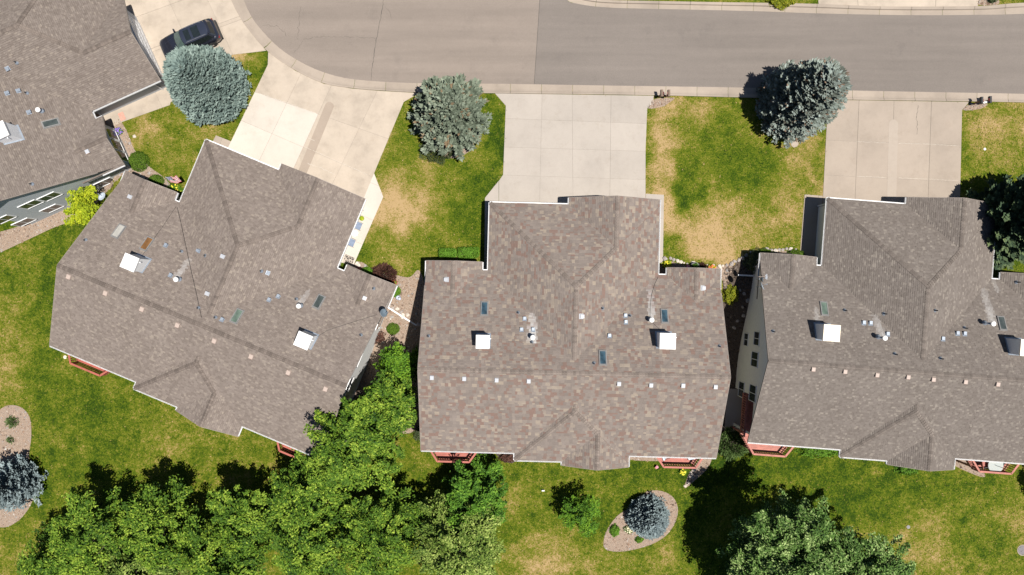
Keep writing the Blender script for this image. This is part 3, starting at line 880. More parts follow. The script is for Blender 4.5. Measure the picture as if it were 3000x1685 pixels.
def ray_plane(h, px, py, axis, c):
    """point of the wall plane (local u or v = c) seen at a photo pixel -> along, z"""
    dx, dy = (px - 1500) / FPX, (842.5 - py) / FPX
    u0, v0 = to_local(h, 0, 0); u1, v1 = to_local(h, dx, dy)
    du, dv = u1 - u0, v1 - v0
    k = (c - u0) / du if axis == 'u' else (c - v0) / dv
    return (v0 + dv * k if axis == 'u' else u0 + du * k), CAM_H - k
def on_roof(h, px, py, dz=0.0):
    z = 4.5
    for _ in range(25):
        p = P(px, py, z); u, v = to_local(h, p.x, p.y)
        z = .5 * z + .5 * (roof_z(u, v) + dz)
    return u, v, z - dz
def down(u, v):
    e = .05
    gx = (roof_z(u + e, v) - roof_z(u - e, v)) / (2 * e); gy = (roof_z(u, v + e) - roof_z(u, v - e)) / (2 * e)
    return Vector((-gx, -gy))
def roof_frame(u, v, z):
    """matrix whose x runs down the slope, z is the slope's normal"""
    g = down(u, v); s = g.length
    x = Vector((g.x, g.y, -s * s)).normalized() if s > 1e-4 else Vector((1, 0, 0))
    n = Vector((g.x, g.y, 1)).normalized(); y = n.cross(x)
    m = Matrix((x, y, n)).transposed().to_4x4(); m.translation = Vector((u, v, z)); return m
def place(o, m): o.matrix_local = m; return o

def window(house, wallmat, axis, c, out, along, z, w, hgt, shade=False, panes=2):
    mb = MB(); t = .055
    def bx(a0, a1, z0, z1, d0, d1):
        lo, hi = sorted((c + out * d0, c + out * d1))
        if axis == 'u': mb.box(lo, hi, a0, a1, z0, z1)
        else: mb.box(a0, a1, lo, hi, z0, z1)
    a0, a1, z0, z1 = along - w / 2, along + w / 2, z - hgt / 2, z + hgt / 2
    bx(a0 - t, a0, z0 - t, z1 + t, -.02, .06); bx(a1, a1 + t, z0 - t, z1 + t, -.02, .06)
    bx(a0, a1, z1, z1 + t, -.02, .058); bx(a0, a1, z0 - t, z0, -.02, .075)
    for k in range(1, panes): bx(a0 + (a1 - a0) * k / panes - .025, a0 + (a1 - a0) * k / panes + .025, z0, z1, -.02, .05)
    f = mb.build('window', M['white'], house)
    for k in range(panes):
        mb = MB(); q0 = a0 + (a1 - a0) * k / panes + (.026 if k else .001); q1 = a0 + (a1 - a0) * (k + 1) / panes - (.026 if k < panes - 1 else .001)
        bx(q0, q1, z0 + .001, z1 - .001, -.015, .042)
        mb.build('pane', M['glass'], f)
def garage_door(house, uc, v, w=4.85, hgt=2.15):
    d = box('garage_door', M['white_paint'], house, uc - w / 2, uc + w / 2, v - .02, v + .03, -.02, hgt)
    for r in range(4):
        for c in range(8):
            a = uc - w / 2 + w * c / 8; z = hgt * r / 4
            box('panel', M['white'], d, a + .06, a + w / 8 - .06, v + .031, v + .045, z + .07, z + hgt / 4 - .07)
    mb = MB(); mb.box(uc - w / 2 - .12, uc - w / 2, v - .02, v + .05, -.02, hgt + .12).box(uc + w / 2, uc + w / 2 + .12, v - .02, v + .05, -.02, hgt + .12).box(uc - w / 2, uc + w / 2, v - .02, v + .052, hgt, hgt + .12)
    mb.build('door_trim', M['white'], d)

def house(h, label, blocks, streaks_px):
    ox, oy, a = HOUSES[h]
    H = empty('house', (ox, oy, 0), R(a)); tag(H, label, 'house', 'duplex houses along the street')
    # walls
    W = MB(); B = -2.75
    def gabled_u(u0, u1, v0, v1, clipz):
        sec = [(v0, B), (v1, B), (v1, 5.92 - PITCH * abs(v1)), ] + ([(0, 5.92)] if v0 < 0 < v1 else []) + [(v0, 5.92 - PITCH * abs(v0))]
        n = len(sec)
        W.add([(u0, v, z) for v, z in sec] + [(u1, v, z) for v, z in sec], [tuple(range(n)), tuple(range(n, 2 * n))[::-1]] + [(i, n + i, n + (i + 1) % n, (i + 1) % n) for i in range(n)])
    def gabled_v(u0, u1, v0, v1, ur, zr, b):
        sec = [(u0, b), (u1, b), (u1, zr - PITCH * abs(u1 - ur)), (ur, zr), (u0, zr - PITCH * abs(u0 - ur))]
        n = 5
        W.add([(u, v0, z) for u, z in sec] + [(u, v1, z) for u, z in sec], [tuple(range(n))[::-1], tuple(range(n, 2 * n))] + [(i, (i + 1) % n, n + (i + 1) % n, n + i) for i in range(n)])
    gabled_u(-7.0, 7.0, -6.4, 7.2, 0)
    gabled_u(-11.4, -6.99, -3.2, 7.19, 0); gabled_u(6.99, 11.4, -3.2, 7.19, 0)
    W.box(-6.4, 6.45, 6.5, 12.7, -.4, 2.42)
    gabled_v(.0, 6.44, 9.0, 13.2, 3.2, 4.02, -.4)
    gabled_v(-11.39, -7.65, 6.5, 7.9, -9.52, 3.37, -.5); gabled_v(7.95, 11.41, 6.5, 7.85, 9.70, 3.33, -.5)
    W.box(-3.9, 4.4, -7.02, -6.0, B, 2.62)
    gabled_v(-.1, 4.39, -7.3, -6.1, 2.155, 3.86, B)
    W.build('wall', WALL[h], H)
    # gable boards over the covered porches and their corner posts
    for s in (-1, 1):
        mb = MB()
        u0, u1 = (-11.4, -11.28) if s < 0 else (11.28, 11.4)
        mb.add([(u0, -6.4, 2.45), (u0, -3.19, 2.45), (u0, -3.19, 5.92 - PITCH * 3.19), (u0, -6.4, 5.92 - PITCH * 6.4), (u1, -6.4, 2.45), (u1, -3.19, 2.45), (u1, -3.19, 5.92 - PITCH * 3.19), (u1, -6.4, 5.92 - PITCH * 6.4)],
               [(0, 1, 2, 3), (7, 6, 5, 4), (0, 4, 5, 1), (3, 2, 6, 7), (0, 3, 7, 4), (1, 5, 6, 2)])
        c0, c1 = (-11.275, -7.01) if s < 0 else (7.01, 11.275)
        mb.box(c0, c1, -6.4, -6.25, 2.45, 2.87)
        mb.build('porch_beam', WALL[h], H)
        box('porch_post', M['white_paint'], H, (u0 if s < 0 else u1 - .15), (u0 + .15 if s < 0 else u1), -6.395, -6.245, LOW - .1, 2.449)
    # roof deck
    D = MB(); 
    for p, polys in FACES:
        for poly in polys:
            q = ccw(poly); n = len(q)
            D.add([(x, y, zpl(p, x, y)) for x, y in q] + [(x, y, zpl(p, x, y) - .16) for x, y in q],
                  [tuple(range(n)), tuple(range(n, 2 * n))[::-1]] + [(i, n + i, n + (i + 1) % n, (i + 1) % n) for i in range(n)])
    roof = D.build('roof', SH[h], H)
    st = []
    for (px0, py0, px1, py1, w, amt) in streaks_px:
        a0 = on_roof(h, px0, py0); b0 = on_roof(h, px1, py1); st.append((a0[0], a0[1], b0[0], b0[1], w, amt))
    shingles(h, roof, blocks, st)
    ridge_caps(h, roof)
    for (u0, v0, u1, v1, z), (nx, ny) in zip(GUT, OUT):
        mb = MB(); w = .085
        x0, x1 = sorted((u0, u1)); y0, y1 = sorted((v0, v1))
        if nx: x0, x1 = sorted((u0 + nx * .005, u0 + nx * w))
        else: y0, y1 = sorted((v0 + ny * .005, v0 + ny * w))
        # an open trough: floor, front, back
        mb.box(x0, x1, y0, y1, z - .15, z - .13)
        if nx:
            f = x1 if nx > 0 else x0; b_ = x0 if nx > 0 else x1
            mb.box(min(f, f - nx * .02), max(f, f - nx * .02), y0, y1, z - .13, z - .02); mb.box(min(b_, b_ + nx * .012), max(b_, b_ + nx * .012), y0, y1, z - .13, z - .01)
        else:
            f = y1 if ny > 0 else y0; b_ = y0 if ny > 0 else y1
            mb.box(x0, x1, min(f, f - ny * .02), max(f, f - ny * .02), z - .13, z - .02); mb.box(x0, x1, min(b_, b_ + ny * .012), max(b_, b_ + ny * .012), z - .13, z - .01)
        mb.build('gutter', M['white'], H)
    for a_, b_, (nx, ny) in RAKE:
        o_ = Vector((nx * .022, ny * .022, -.085))
        MB().bar(Vector(a_) + o_, Vector(b_) + o_, .035, .15).build('fascia', M['rake'], H)
    garage_door(H, -3.3, 12.72); garage_door(H, 3.2, 13.22)
    for u in (-10.6, -9.5, -8.4): window(H, None, 'v', 7.9, 1, u, 1.35, .8, 1.5, panes=1)
    for u in (8.7, 9.7, 10.7): window(H, None, 'v', 7.85, 1, u, 1.35, .8, 1.5, panes=1)
    for u in (-2.2, 2.2): window(H, None, 'v', -7.02 if u < 0 else -7.3, -1, u, 1.2, 1.6, 1.4)
    for (u, v) in ((-6.95, 7.25), (6.95, 7.25)):
        d = box('entry_door', simple('entry door', (.09, .05, .04), .5) if 'entry door' not in bpy.data.materials else bpy.data.materials['entry door'], H, u - .45, u + .45, v - .03, v + .02, 0, 2.05)
        MB().lathe([(.01, 0), (.03, .01), (.03, .04), (.01, .05)], 8, (u + .35, v + .04, 1.0)).build('handle', M['metal'], d)
    for (u, v, zt, zb) in ((-6.46, 12.78, 2.36, 0), (6.52, 12.78, 2.36, 0), (-11.47, 7.3, 2.36, -.2), (11.47, 7.3, 2.36, -.2), (-4.0, -7.1, 2.6, LOW)):
        box('downspout', M['white'], H, u - .04, u + .04, v - .05, v + .05, zb, zt)
    return H, roof

# roof furniture ----------------------------------------------------
def skylight(h, H, px, py, glass, w=.57, l=1.16):
    u, v, z = on_roof(h, px, py, .08); m = roof_frame(u, v, z)
    f = .07
    mb = MB().box(-l / 2, l / 2, -w / 2, -w / 2 + f, -.02, .12).box(-l / 2, l / 2, w / 2 - f, w / 2, -.02, .12).box(-l / 2, -l / 2 + f, -w / 2 + f, w / 2 - f, -.02, .118).box(l / 2 - f, l / 2, -w / 2 + f, w / 2 - f, -.02, .118)
    mb.box(-l / 2 - .04, l / 2 + .06, -w / 2 - .035, w / 2 + .035, .005, .03)
    s = place(mb.build('skylight', M['sky_frame'], H), m)
    MB().box(-l / 2 + f, l / 2 - f, -w / 2 + f, w / 2 - f, .035, .095).build('pane', M[glass], s)
def chimney(h, H, px, py, size=1.12, above=1.45, cap='chim_cap', sx=1.0):
    u, v, z = on_roof(h, px, py, above)
    a = size / 2; b = a * sx
    zb = min(roof_z(u - b, v - a), roof_z(u + b, v - a), roof_z(u - b, v + a), roof_z(u + b, v + a)) - .3
    ch = empty('chimney', (u, v, 0), 0, H)
    MB().box(-b, b, -a, a, zb, z + above - .1).build('chase', WALL[h] if h in (1,) else M['white_paint'] if h != 3 else WALL[3], ch)
    mb = MB(); e = .05; zt = z + above
    mb.box(-b - e, b + e, -a - e, a + e, zt - .16, zt - .04)
    mb.hexa([(-b - e, -a - e, zt - .04), (b + e, -a - e, zt - .04), (b + e, a + e, zt - .04), (-b - e, a + e, zt - .04)], [(-.2, -.2, zt + .03), (.2, -.2, zt + .03), (.2, .2, zt + .03), (-.2, .2, zt + .03)])
    mb.build('cap', M[cap], ch)
    g = down(u, v)
    mb = MB(); mb.box(-b - .12, b + .12, -a - .1, a + .1, 0, .01)
    V = []; 
    pts = [(-b - .1, -a - .1), (b + .1, -a - .1), (b + .1, a + .1), (-b - .1, a + .1)]
    mesh('flashing', [(x, y, roof_z(u + x, v + y) + .035) for x, y in pts], [(0, 1, 2, 3)], M['metal'], ch)
    MB().tube([(b + .02, a * .5, z + above - .3), (b + .16, a * .5, z + above - .3)], .04, 6).build('vent_stub', M['white'], ch)
def flue(h, H, px, py, hgt=.75):
    u, v, z = on_roof(h, px, py, hgt)
    f = empty('flue', (u, v, z), 0, H)
    MB().lathe([(.26, -.12), (.16, .1), (.085, .14), (.085, hgt - .12)], 14).build('pipe', M['metal'], f, True)
    MB().lathe([(.06, hgt - .14), (.19, hgt - .12), (.19, hgt - .02), (.12, hgt + .03), (.0, hgt + .04)], 16).build('cap', M['chim_cap'], f)
def pipe(h, H, px, py, hgt=.32, dark=True):
    u, v, z = on_roof(h, px, py, hgt)
    f = empty('vent_pipe', (u, v, z), 0, H)
    MB().lathe([(.17, -.08), (.15, .02), (.075, .07), (.07, .1)], 10).build('boot', M['metal'], f, True)
    MB().lathe([(.055, .05), (.055, hgt), (.045, hgt), (.045, hgt - .1)], 10).build('pipe', M['darkpipe' if dark else 'metal'], f, True)
def ventbox(h, H, px, py, mat='metal', s=.3, flange=True, face=None, hh=.2):
    u, v, z = on_roof(h, px, py, .12); m = roof_frame(u, v, z)
    mb = MB(); a = s / 2
    mb.hexa([(-a, -a, 0), (a, -a, 0), (a, a, 0), (-a, a, 0)], [(-a * .9, -a * .92, hh * .55), (a * .95, -a * .92, hh), (a * .95, a * .92, hh), (-a * .9, a * .92, hh * .55)])
    o = place(mb.build('roof_vent', M[mat], H), m)
    if flange: MB().box(-a * 1.5, a * 1.05, -a * 1.35, a * 1.35, .012, .03).build('flange', M['metal' if mat != 'vent_white' else 'vent_white'], o)
    if face: MB().box(a * .96, a * 1.06, -a * .9, a * .9, .03, hh * .95).build('grille', M[face], o)
def cable_or_valley_shade(h, H, pts, r=.012):
    out = []
    for p in pts:
        u, v, z = on_roof(h, *p); out.append((u, v, z + .05))
    full = []
    for a, b in zip(out, out[1:]):
        n = max(2, int((Vector(b) - Vector(a)).length / .5))
        for k in range(n):
            u = a[0] + (b[0] - a[0]) * k / n; v = a[1] + (b[1] - a[1]) * k / n
            full.append((u, v, roof_z(u, v) + .045))
    full.append(out[-1])
    MB().tube(full, r, 5).build('cable_or_valley_shade', M['cable_or_valley_shade'], H)

H0, R0 = house(0, 'grey sided house with brown grey roof behind the dark car, cut off at the left', (.2, 1), [])
H1, R1 = house(1, 'turned house with taupe shingle roof and white chimneys beside the two blue chairs', (.2, 1), [(514, 819, 556, 757, .28, 1.0), (876, 893, 908, 846, .24, .8)])
H2, R2 = house(2, 'house in the middle with mottled red brown and tan shingle roof', (.27, 2), [(1561, 1006, 1559, 915, .36, 1.7), (1908, 940, 1905, 832, .28, 1.1)])
H3, R3 = house(3, 'house at the right with plain grey brown roof and red decks', (.19, 1), [(2585, 985, 2562, 922, .34, .85), (2908, 945, 2880, 842, .36, .8), (2398, 955, 2390, 900, .2, .8), (2925, 855, 2905, 800, .2, .5)])

# red brown house
for p in [(1265, 1105), (1360, 1108), (1455, 1112), (1549, 1115), (1814, 1123), (1908, 1127), (2002, 1128), (2097, 1132)]: ventbox(2, H2, *p, mat='vent_white', s=.31, flange=False)
skylight(2, H2, 1419, 905, 'sky_glass_blue'); skylight(2, H2, 1947, 927, 'sky_glass_blue'); skylight(2, H2, 1766, 1049, 'sky_glass_blue')
chimney(2, H2, 1414, 1002, .92); chimney(2, H2, 1957, 1000, 1.1)
flue(2, H2, 1561, 989); flue(2, H2, 1910, 938)
for p in [(1518, 917), (1558, 1004), (1766, 904), (1847, 926), (1741, 1066), (2111, 1016), (1254, 986)]: pipe(2, H2, *p)
for p in [(1537, 935), (1528, 967), (1562, 967), (1833, 926), (1834, 945), (1786, 985)]: ventbox(2, H2, *p, mat='metal', s=.24)
for p in [(1704, 927), (1308, 819), (2060, 844)]: ventbox(2, H2, *p, mat='vent_white', s=.3)
cable_or_valley_shade(2, H2, [(1928, 812), (1918, 832), (1909, 862), (1905, 895), (1904, 932)]); cable_or_valley_shade(2, H2, [(1911, 945), (1936, 968)])
# taupe house
for p in [(201, 809), (309, 857), (416, 904), (520, 951), (628, 997), (736, 1043), (845, 1090), (954, 1138)]: ventbox(1, H1, *p, mat='vent_tan', s=.34, flange=False, face='vent_red')
for p, g in [((346, 678), 'sky_glass_white'), ((429, 715), 'sky_glass_brown'), ((693, 927), 'sky_glass_green'), ((933, 885), 'sky_glass_dark')]: skylight(1, H1, *p, g)
chimney(1, H1, 378, 769, 1.02, 1.6); chimney(1, H1, 887, 998, 1.02, 1.4)
flue(1, H1, 514, 819, .6); flue(1, H1, 874, 897, .6)
for p in [(653, 752), (608, 861), (381, 577), (1066, 873)]: ventbox(1, H1, *p, mat='vent_white', s=.32, flange=False, face='vent_orange')
for p in [(598, 749), (527, 737), (577, 903), (627, 931), (762, 794), (865, 877), (1092, 845), (1055, 983), (245, 703)]: pipe(1, H1, *p, hgt=.25)
for p in [(484, 719), (581, 735), (498, 807), (649, 937), (784, 800), (814, 869), (787, 879)]: ventbox(1, H1, *p, mat='metal', s=.24)
cable_or_valley_shade(1, H1, [(516, 606), (480, 660), (440, 716), (415, 753)]); cable_or_valley_shade(1, H1, [(1105, 922), (1030, 945), (960, 968), (925, 990)])
for k, pts in enumerate([[(520, 608), (530, 650), (545, 720), (560, 790), (576, 860), (591, 930)]]): cable_or_valley_shade(1, H1, pts, .02)  # black tube added along the roof valley, standing in for its shadow gap
# grey house
for p in [(2384, 1080), (2477, 1087), (2571, 1097), (2662, 1103), (2736, 1110), (2830, 1117), (2925, 1124)]: ventbox(3, H3, *p, mat='vent_tan', s=.3, flange=False, face='vent_red')
skylight(3, H3, 2415, 905, 'sky_glass_green'); skylight(3, H3, 2936, 948, 'sky_glass_dark')
chimney(3, H3, 2438, 976, 1.15, 1.55, 'chim_cap3'); chimney(3, H3, 3016, 1020, 1.15, 1.55, 'chim_cap3')
flue(3, H3, 2594, 991, 1.1); flue(3, H3, 2912, 949, 1.1)
for p in [(2481, 910), (2598, 920), (2747, 910), (2270, 972), (2629, 1039), (2764, 1052), (2835, 962), (2989, 827)]: pipe(3, H3, *p, hgt=.4)
for p in [(2532, 947), (2552, 948), (2602, 980), (2807, 978), (2828, 979), (2764, 994)]: ventbox(3, H3, *p, mat='metal', s=.26)
# blue grey house
skylight(0, H0, 147, 361, 'sky_glass_dark'); chimney(0, H0, -6, 383, 1.1)
flue(0, H0, 109, 321, .5)
for p in [(41, 180), (71, 270), (86, 538)]: pipe(0, H0, *p, hgt=.3)
for p in [(20, 201), (19, 272), (52, 265), (83, 328)]: ventbox(0, H0, *p, mat='metal', s=.26)
ventbox(0, H0, 254, 442, mat='vent_white', s=.32, flange=False, face='vent_orange')
# side windows
for p, w, hg in [((2218, 992), 1.05, 1.1), ((2212, 1053), 1.15, 1.4), ((2206, 1152), 1.25, 1.4), ((2187, 995), 1.0, .9), ((2173, 1141), 1.2, 1.3)]:
    al, z = ray_plane(3, *p, 'u', -11.4); window(H3, None, 'u', -11.4, -1, al, z, w, hg)
for p in [(146, 575), (90, 598), (152, 610), (309, 533), (70, 650), (10, 642)]:
    al, z = ray_plane(0, *p, 'u', 11.4); window(H0, None, 'u', 11.4, 1, al, z, 1.4, 1.15)
for p in [(1112, 944), (1046, 1058), (1022, 1128)]:
    al, z = ray_plane(1, *p, 'u', 11.4); window(H1, None, 'u', 11.4, 1, al, min(3.2, z), 1.2, 1.2)
# ------------------------------------------------------------------ vegetation
def leafmat(name, dark, mid, light, trans=.25, extra=None):
    st = [(0, dark), (.5, mid), (1, light)] if not extra else [(0, dark), (.5, mid), (.88, light), (.93, extra), (1, extra)]
    return toned(name, st, .75, 0, 10, 'LINEAR', .25, trans)
L_ASH = leafmat('ash leaves', (.010, .036, .002), (.062, .130, .006), (.255, .345, .036), .12)
L_ASH2 = leafmat('pale ash leaves', (.018, .046, .004), (.105, .165, .020), (.33, .39, .10), .12)
L_BRIGHT = leafmat('bright green leaves', (.015, .05, .003), (.065, .155, .007), (.165, .285, .016), .15)
L_DEEP = leafmat('deep green leaves', (.012, .042, .003), (.052, .135, .008), (.16, .29, .025), .14)
L_SILVER = leafmat('silvery green leaves', (.014, .042, .004), (.070, .140, .022), (.32, .41, .15), .1)
L_LIME = leafmat('yellow green leaves', (.10, .15, .006), (.25, .32, .010), (.44, .46, .02), .2)
L_BOX = leafmat('clipped shrub leaves', (.025, .06, .004), (.06, .115, .006), (.11, .17, .012), .15)
L_HEDGE = leafmat('hedge leaves', (.03, .08, .004), (.075, .17, .010), (.13, .25, .02), .12)
L_BARB = leafmat('dark red brown leaves', (.03, .014, .010), (.075, .033, .024), (.13, .06, .04), .1)
L_JUN = leafmat('juniper needles', (.02, .035, .010), (.05, .07, .025), (.10, .12, .05), .1)
L_JUN2 = leafmat('grey green juniper needles', (.03, .06, .012), (.07, .12, .03), (.13, .19, .06), .1)
L_YEL = leafmat('yellow flowering shrub leaves', (.07, .10, .005), (.17, .20, .010), (.36, .32, .02), .25)
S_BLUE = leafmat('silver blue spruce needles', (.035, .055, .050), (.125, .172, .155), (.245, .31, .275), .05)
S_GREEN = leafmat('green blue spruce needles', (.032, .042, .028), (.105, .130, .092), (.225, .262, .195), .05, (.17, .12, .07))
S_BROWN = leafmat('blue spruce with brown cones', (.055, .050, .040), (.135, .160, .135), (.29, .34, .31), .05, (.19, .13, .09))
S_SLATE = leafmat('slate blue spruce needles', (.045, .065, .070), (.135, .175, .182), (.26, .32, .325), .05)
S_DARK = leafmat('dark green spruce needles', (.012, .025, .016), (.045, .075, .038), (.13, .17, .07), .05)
M['bark'] = simple('grey bark', (.13, .105, .085), .9, var=.3, scale=12)
def unit(a): return a / np.maximum(1e-9, np.linalg.norm(a, axis=-1, keepdims=True))
def leaf_quads(C, Nn, L, W, r):
    """kite shaped leaves at C facing Nn"""
    n = len(C)
    t = unit(np.cross(Nn, r.normal(size=(n, 3)))); b = np.cross(Nn, t)
    L = (L * r.uniform(.6, 1.35, n))[:, None]; W = (W * r.uniform(.6, 1.35, n))[:, None]
    q = np.stack([C - t * L * .5, C + b * W * .5 - Nn * L * .06, C + t * L * .5 - Nn * L * .12, C - b * W * .5 - Nn * L * .06], 1)
    return q.reshape(-1, 3)
def trunk(root, base_z, top, rad, limbs, r):
    mb = MB()
    mb.tube([(0, 0, base_z - .2), (.03, .02, base_z + (top - base_z) * .4), (0, 0, top)], [rad * 1.25, rad * .9, rad * .35], 8)
    for p in limbs:
        p = Vector(p); s = Vector((0, 0, base_z + (top - base_z) * r.uniform(.35, .7)))
        mid = s.lerp(p, .5) + Vector((0, 0, -.08 * (p - s).length))
        mb.tube([s, mid, p], [rad * .45, rad * .3, rad * .08], 5)
    mb.build('trunk', M['bark'], root, True)
def broadleaf(label, px, py, zc, rx, rz, mat, seed, clumps=80, per=150, leaf=.26, cl=.75, cat='tree', group='broadleaf trees behind the houses', name='broadleaf_tree', lobes=5, slim=.24, frond=1.28):
    """px,py: middle of the crown in the photograph at absolute height zc"""
    r = np.random.default_rng(seed)
    c = P(px, py, zc)
    gz = float(terrain(c.x, c.y))
    root = empty(name, (c.x, c.y, 0)); tag(root, label, cat, group)
    # crown = several lobes, each lobe a cloud of leaf clumps
    lob = []
    for k in range(lobes):
        a = 2 * math.pi * (k + r.uniform(-.3, .3)) / lobes; d = r.uniform(.35, .6)
        lob.append((rx * d * math.cos(a), rx * d * math.sin(a), zc + rz * r.uniform(-.55, .35), rx * r.uniform(.34, .5), rz * r.uniform(.4, .6)))
    lob.append((0, 0, zc + rz * .35, rx * .5, rz * .65))
    CL = []
    clumps = int(clumps * frond)
    for k in range(clumps):
        l = lob[r.integers(len(lob))]
        d = unit(r.normal(size=(1, 3)))[0]; d[2] = d[2] * .9 + .22; d /= np.linalg.norm(d)
        q = r.uniform(.45, 1.05)
        CL.append((l[0] + d[0] * l[3] * q, l[1] + d[1] * l[3] * q, l[2] + d[2] * l[4] * q, cl * r.uniform(.55, 1.25), r.uniform(-.22, .22), d[0], d[1]))
    CL = np.array(CL)
    Qs = []; Ts = []
    for x, y, z, cr, tn, dx, dy in CL:
        # a leafy spray: leaves along a drooping twig that points away from the middle of its lobe
        n = int(per * .95 * cr / cl)
        A = np.array([dx, dy, 0]) + np.array([x, y, 0]) / max(1.0, math.hypot(x, y)) * .5 + r.normal(size=3) * .35
        A[2] = r.uniform(-.35, .25); A /= np.linalg.norm(A)
        B = np.cross(A, [0, 0, 1.0]); B /= np.linalg.norm(B); U = np.cross(B, A)
        t = r.uniform(-1, 1, n); wid = .34 * cr * (1.05 - .55 * np.abs(t - .1))
        C = np.array([x, y, z]) + t[:, None] * A * cr * 1.05 + (r.normal(0, 1, n) * wid)[:, None] * B + (r.normal(0, .12, n) * cr - .18 * cr * np.maximum(0, t) ** 2)[:, None] * U
        D = unit(A * .9 + B * r.normal(0, .75, n)[:, None] + r.normal(size=(n, 3)) * .28 + np.array([0, 0, -.12]))
        S_ = unit(np.cross(D, U + r.normal(size=(n, 3)) * .5)); up = np.cross(S_, D)
        L = (leaf * .86 * r.uniform(.6, 1.35, n))[:, None]; w = L * slim
        Qs.append(np.stack([C - D * L * .5, C - S_ * w + up * L * .06, C + D * L * .5 - up * L * .08, C + S_ * w + up * L * .06], 1).reshape(-1, 3))
        Ts.append(np.clip(.5 + tn + r.normal(0, .2, n), 0, 1))
    npmesh('crown', np.concatenate(Qs), 4, mat, root, np.concatenate(Ts))
    limbs = [CL[i, :3] for i in r.choice(len(CL), min(14, len(CL)), replace=False)]
    trunk(root, gz, zc + rz * .35, .05 + rx * .035, limbs, r)
    return root
def spruce(label, gpx, gpy, hgt, rad, mat, seed, gap=.30, spray=.30, prof=.62, dens=1.0, knob=1.0, var=.06):
    r = np.random.default_rng(seed)
    g = G(gpx, gpy)
    root = empty('spruce_tree', (g.x, g.y, g.z)); tag(root, label, 'tree', 'spruce trees')
    Q = []; T = []
    z = .25
    while z < hgt - .1:
        t = z / hgt
        R_ = rad * min(1, (1 - t) / .88) ** prof * (1 - .25 * max(0, .12 - t) / .12)
        n = int(2 * math.pi * R_ / .36 * dens) + 4
        ph0 = r.uniform(0, 6.28)
        for k in range(n):
            a = ph0 + 2 * math.pi * k / n + r.normal(0, .09)
            Rb = R_ * (1 - .03 + r.normal(0, var)) + r.normal(0, .05); zb = z + r.normal(0, .05 + var * .6)
            lift = .10 + .55 * t
            m = max(3, int(Rb / .17 * .62))
            s = np.linspace(.42, 1.0, m)
            droop = -.18 * Rb * s ** 1.0 + lift * Rb * s + .10 * (s > .9)
            cx, cy = math.cos(a), math.sin(a)
            tn = r.normal(0, .12)
            for sgn in (-1, 1, -1, 1, 0):
                off = sgn * (.05 + .16 * (1.15 - s) * Rb ** .5) * r.uniform(.5, 1.3, m)
                P0 = np.column_stack([cx * Rb * s - cy * off, cy * Rb * s + cx * off, zb + droop - .22 * Rb * lift + r.normal(0, .05, m)])
                da = a + sgn * r.uniform(.3, 1.1, m) + r.normal(0, .25, m)
                D = np.column_stack([np.cos(da), np.sin(da), .25 + .35 * r.random(m) + .5 * t]); D = unit(D)
                S_ = np.column_stack([-np.sin(da), np.cos(da), r.normal(0, .35, m)]); S_ = unit(S_)
                L = (spray * r.uniform(.6, 1.2, m))[:, None]; w = L * .24 * knob
                Q.append(np.stack([P0 - D * L * .25, P0 + D * L * .35 + S_ * w, P0 + D * L, P0 + D * L * .35 - S_ * w], 1).reshape(-1, 3))
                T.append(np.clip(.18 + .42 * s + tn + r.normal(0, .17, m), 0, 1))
        z += gap * r.uniform(.8, 1.2) * (.75 if t > .6 else 1)
    # the leader
    n = 120
    D = unit(r.normal(size=(n, 3)) * np.array([1, 1, .6]) + np.array([0, 0, .5])); P0 = np.column_stack([r.normal(0, .12, n), r.normal(0, .12, n), hgt - r.uniform(.0, .7, n)])
    S_ = unit(np.cross(D, r.normal(size=(n, 3)))); L = (spray * r.uniform(.6, 1, n))[:, None]
    Q.append(np.stack([P0, P0 + D * L * .4 + S_ * L * .2, P0 + D * L, P0 + D * L * .4 - S_ * L * .2], 1).reshape(-1, 3)); T.append(np.clip(.6 + r.normal(0, .15, n), 0, 1))
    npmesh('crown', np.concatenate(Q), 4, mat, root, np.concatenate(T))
    MB().tube([(0, 0, -.2), (0, 0, hgt * .5), (0, 0, hgt - .2)], [.05 + hgt * .02, .03 + hgt * .012, .02], 8).build('trunk', M['bark'], root, True)
    # dark inner boughs
    mb = MB()
    for k in range(int(hgt * 9)):
        zz = hgt * (k + .5) / (hgt * 9); a = k * 2.4; rr = rad * ((1 - zz / hgt) / .88) ** prof * .8 if zz / hgt > .12 else rad * .8
        mb.tube([(0, 0, zz), (math.cos(a) * rr, math.sin(a) * rr, zz - .02 * rr)], [.035, .01], 4)
    mb.build('branches', M['bark'], root)
    return root
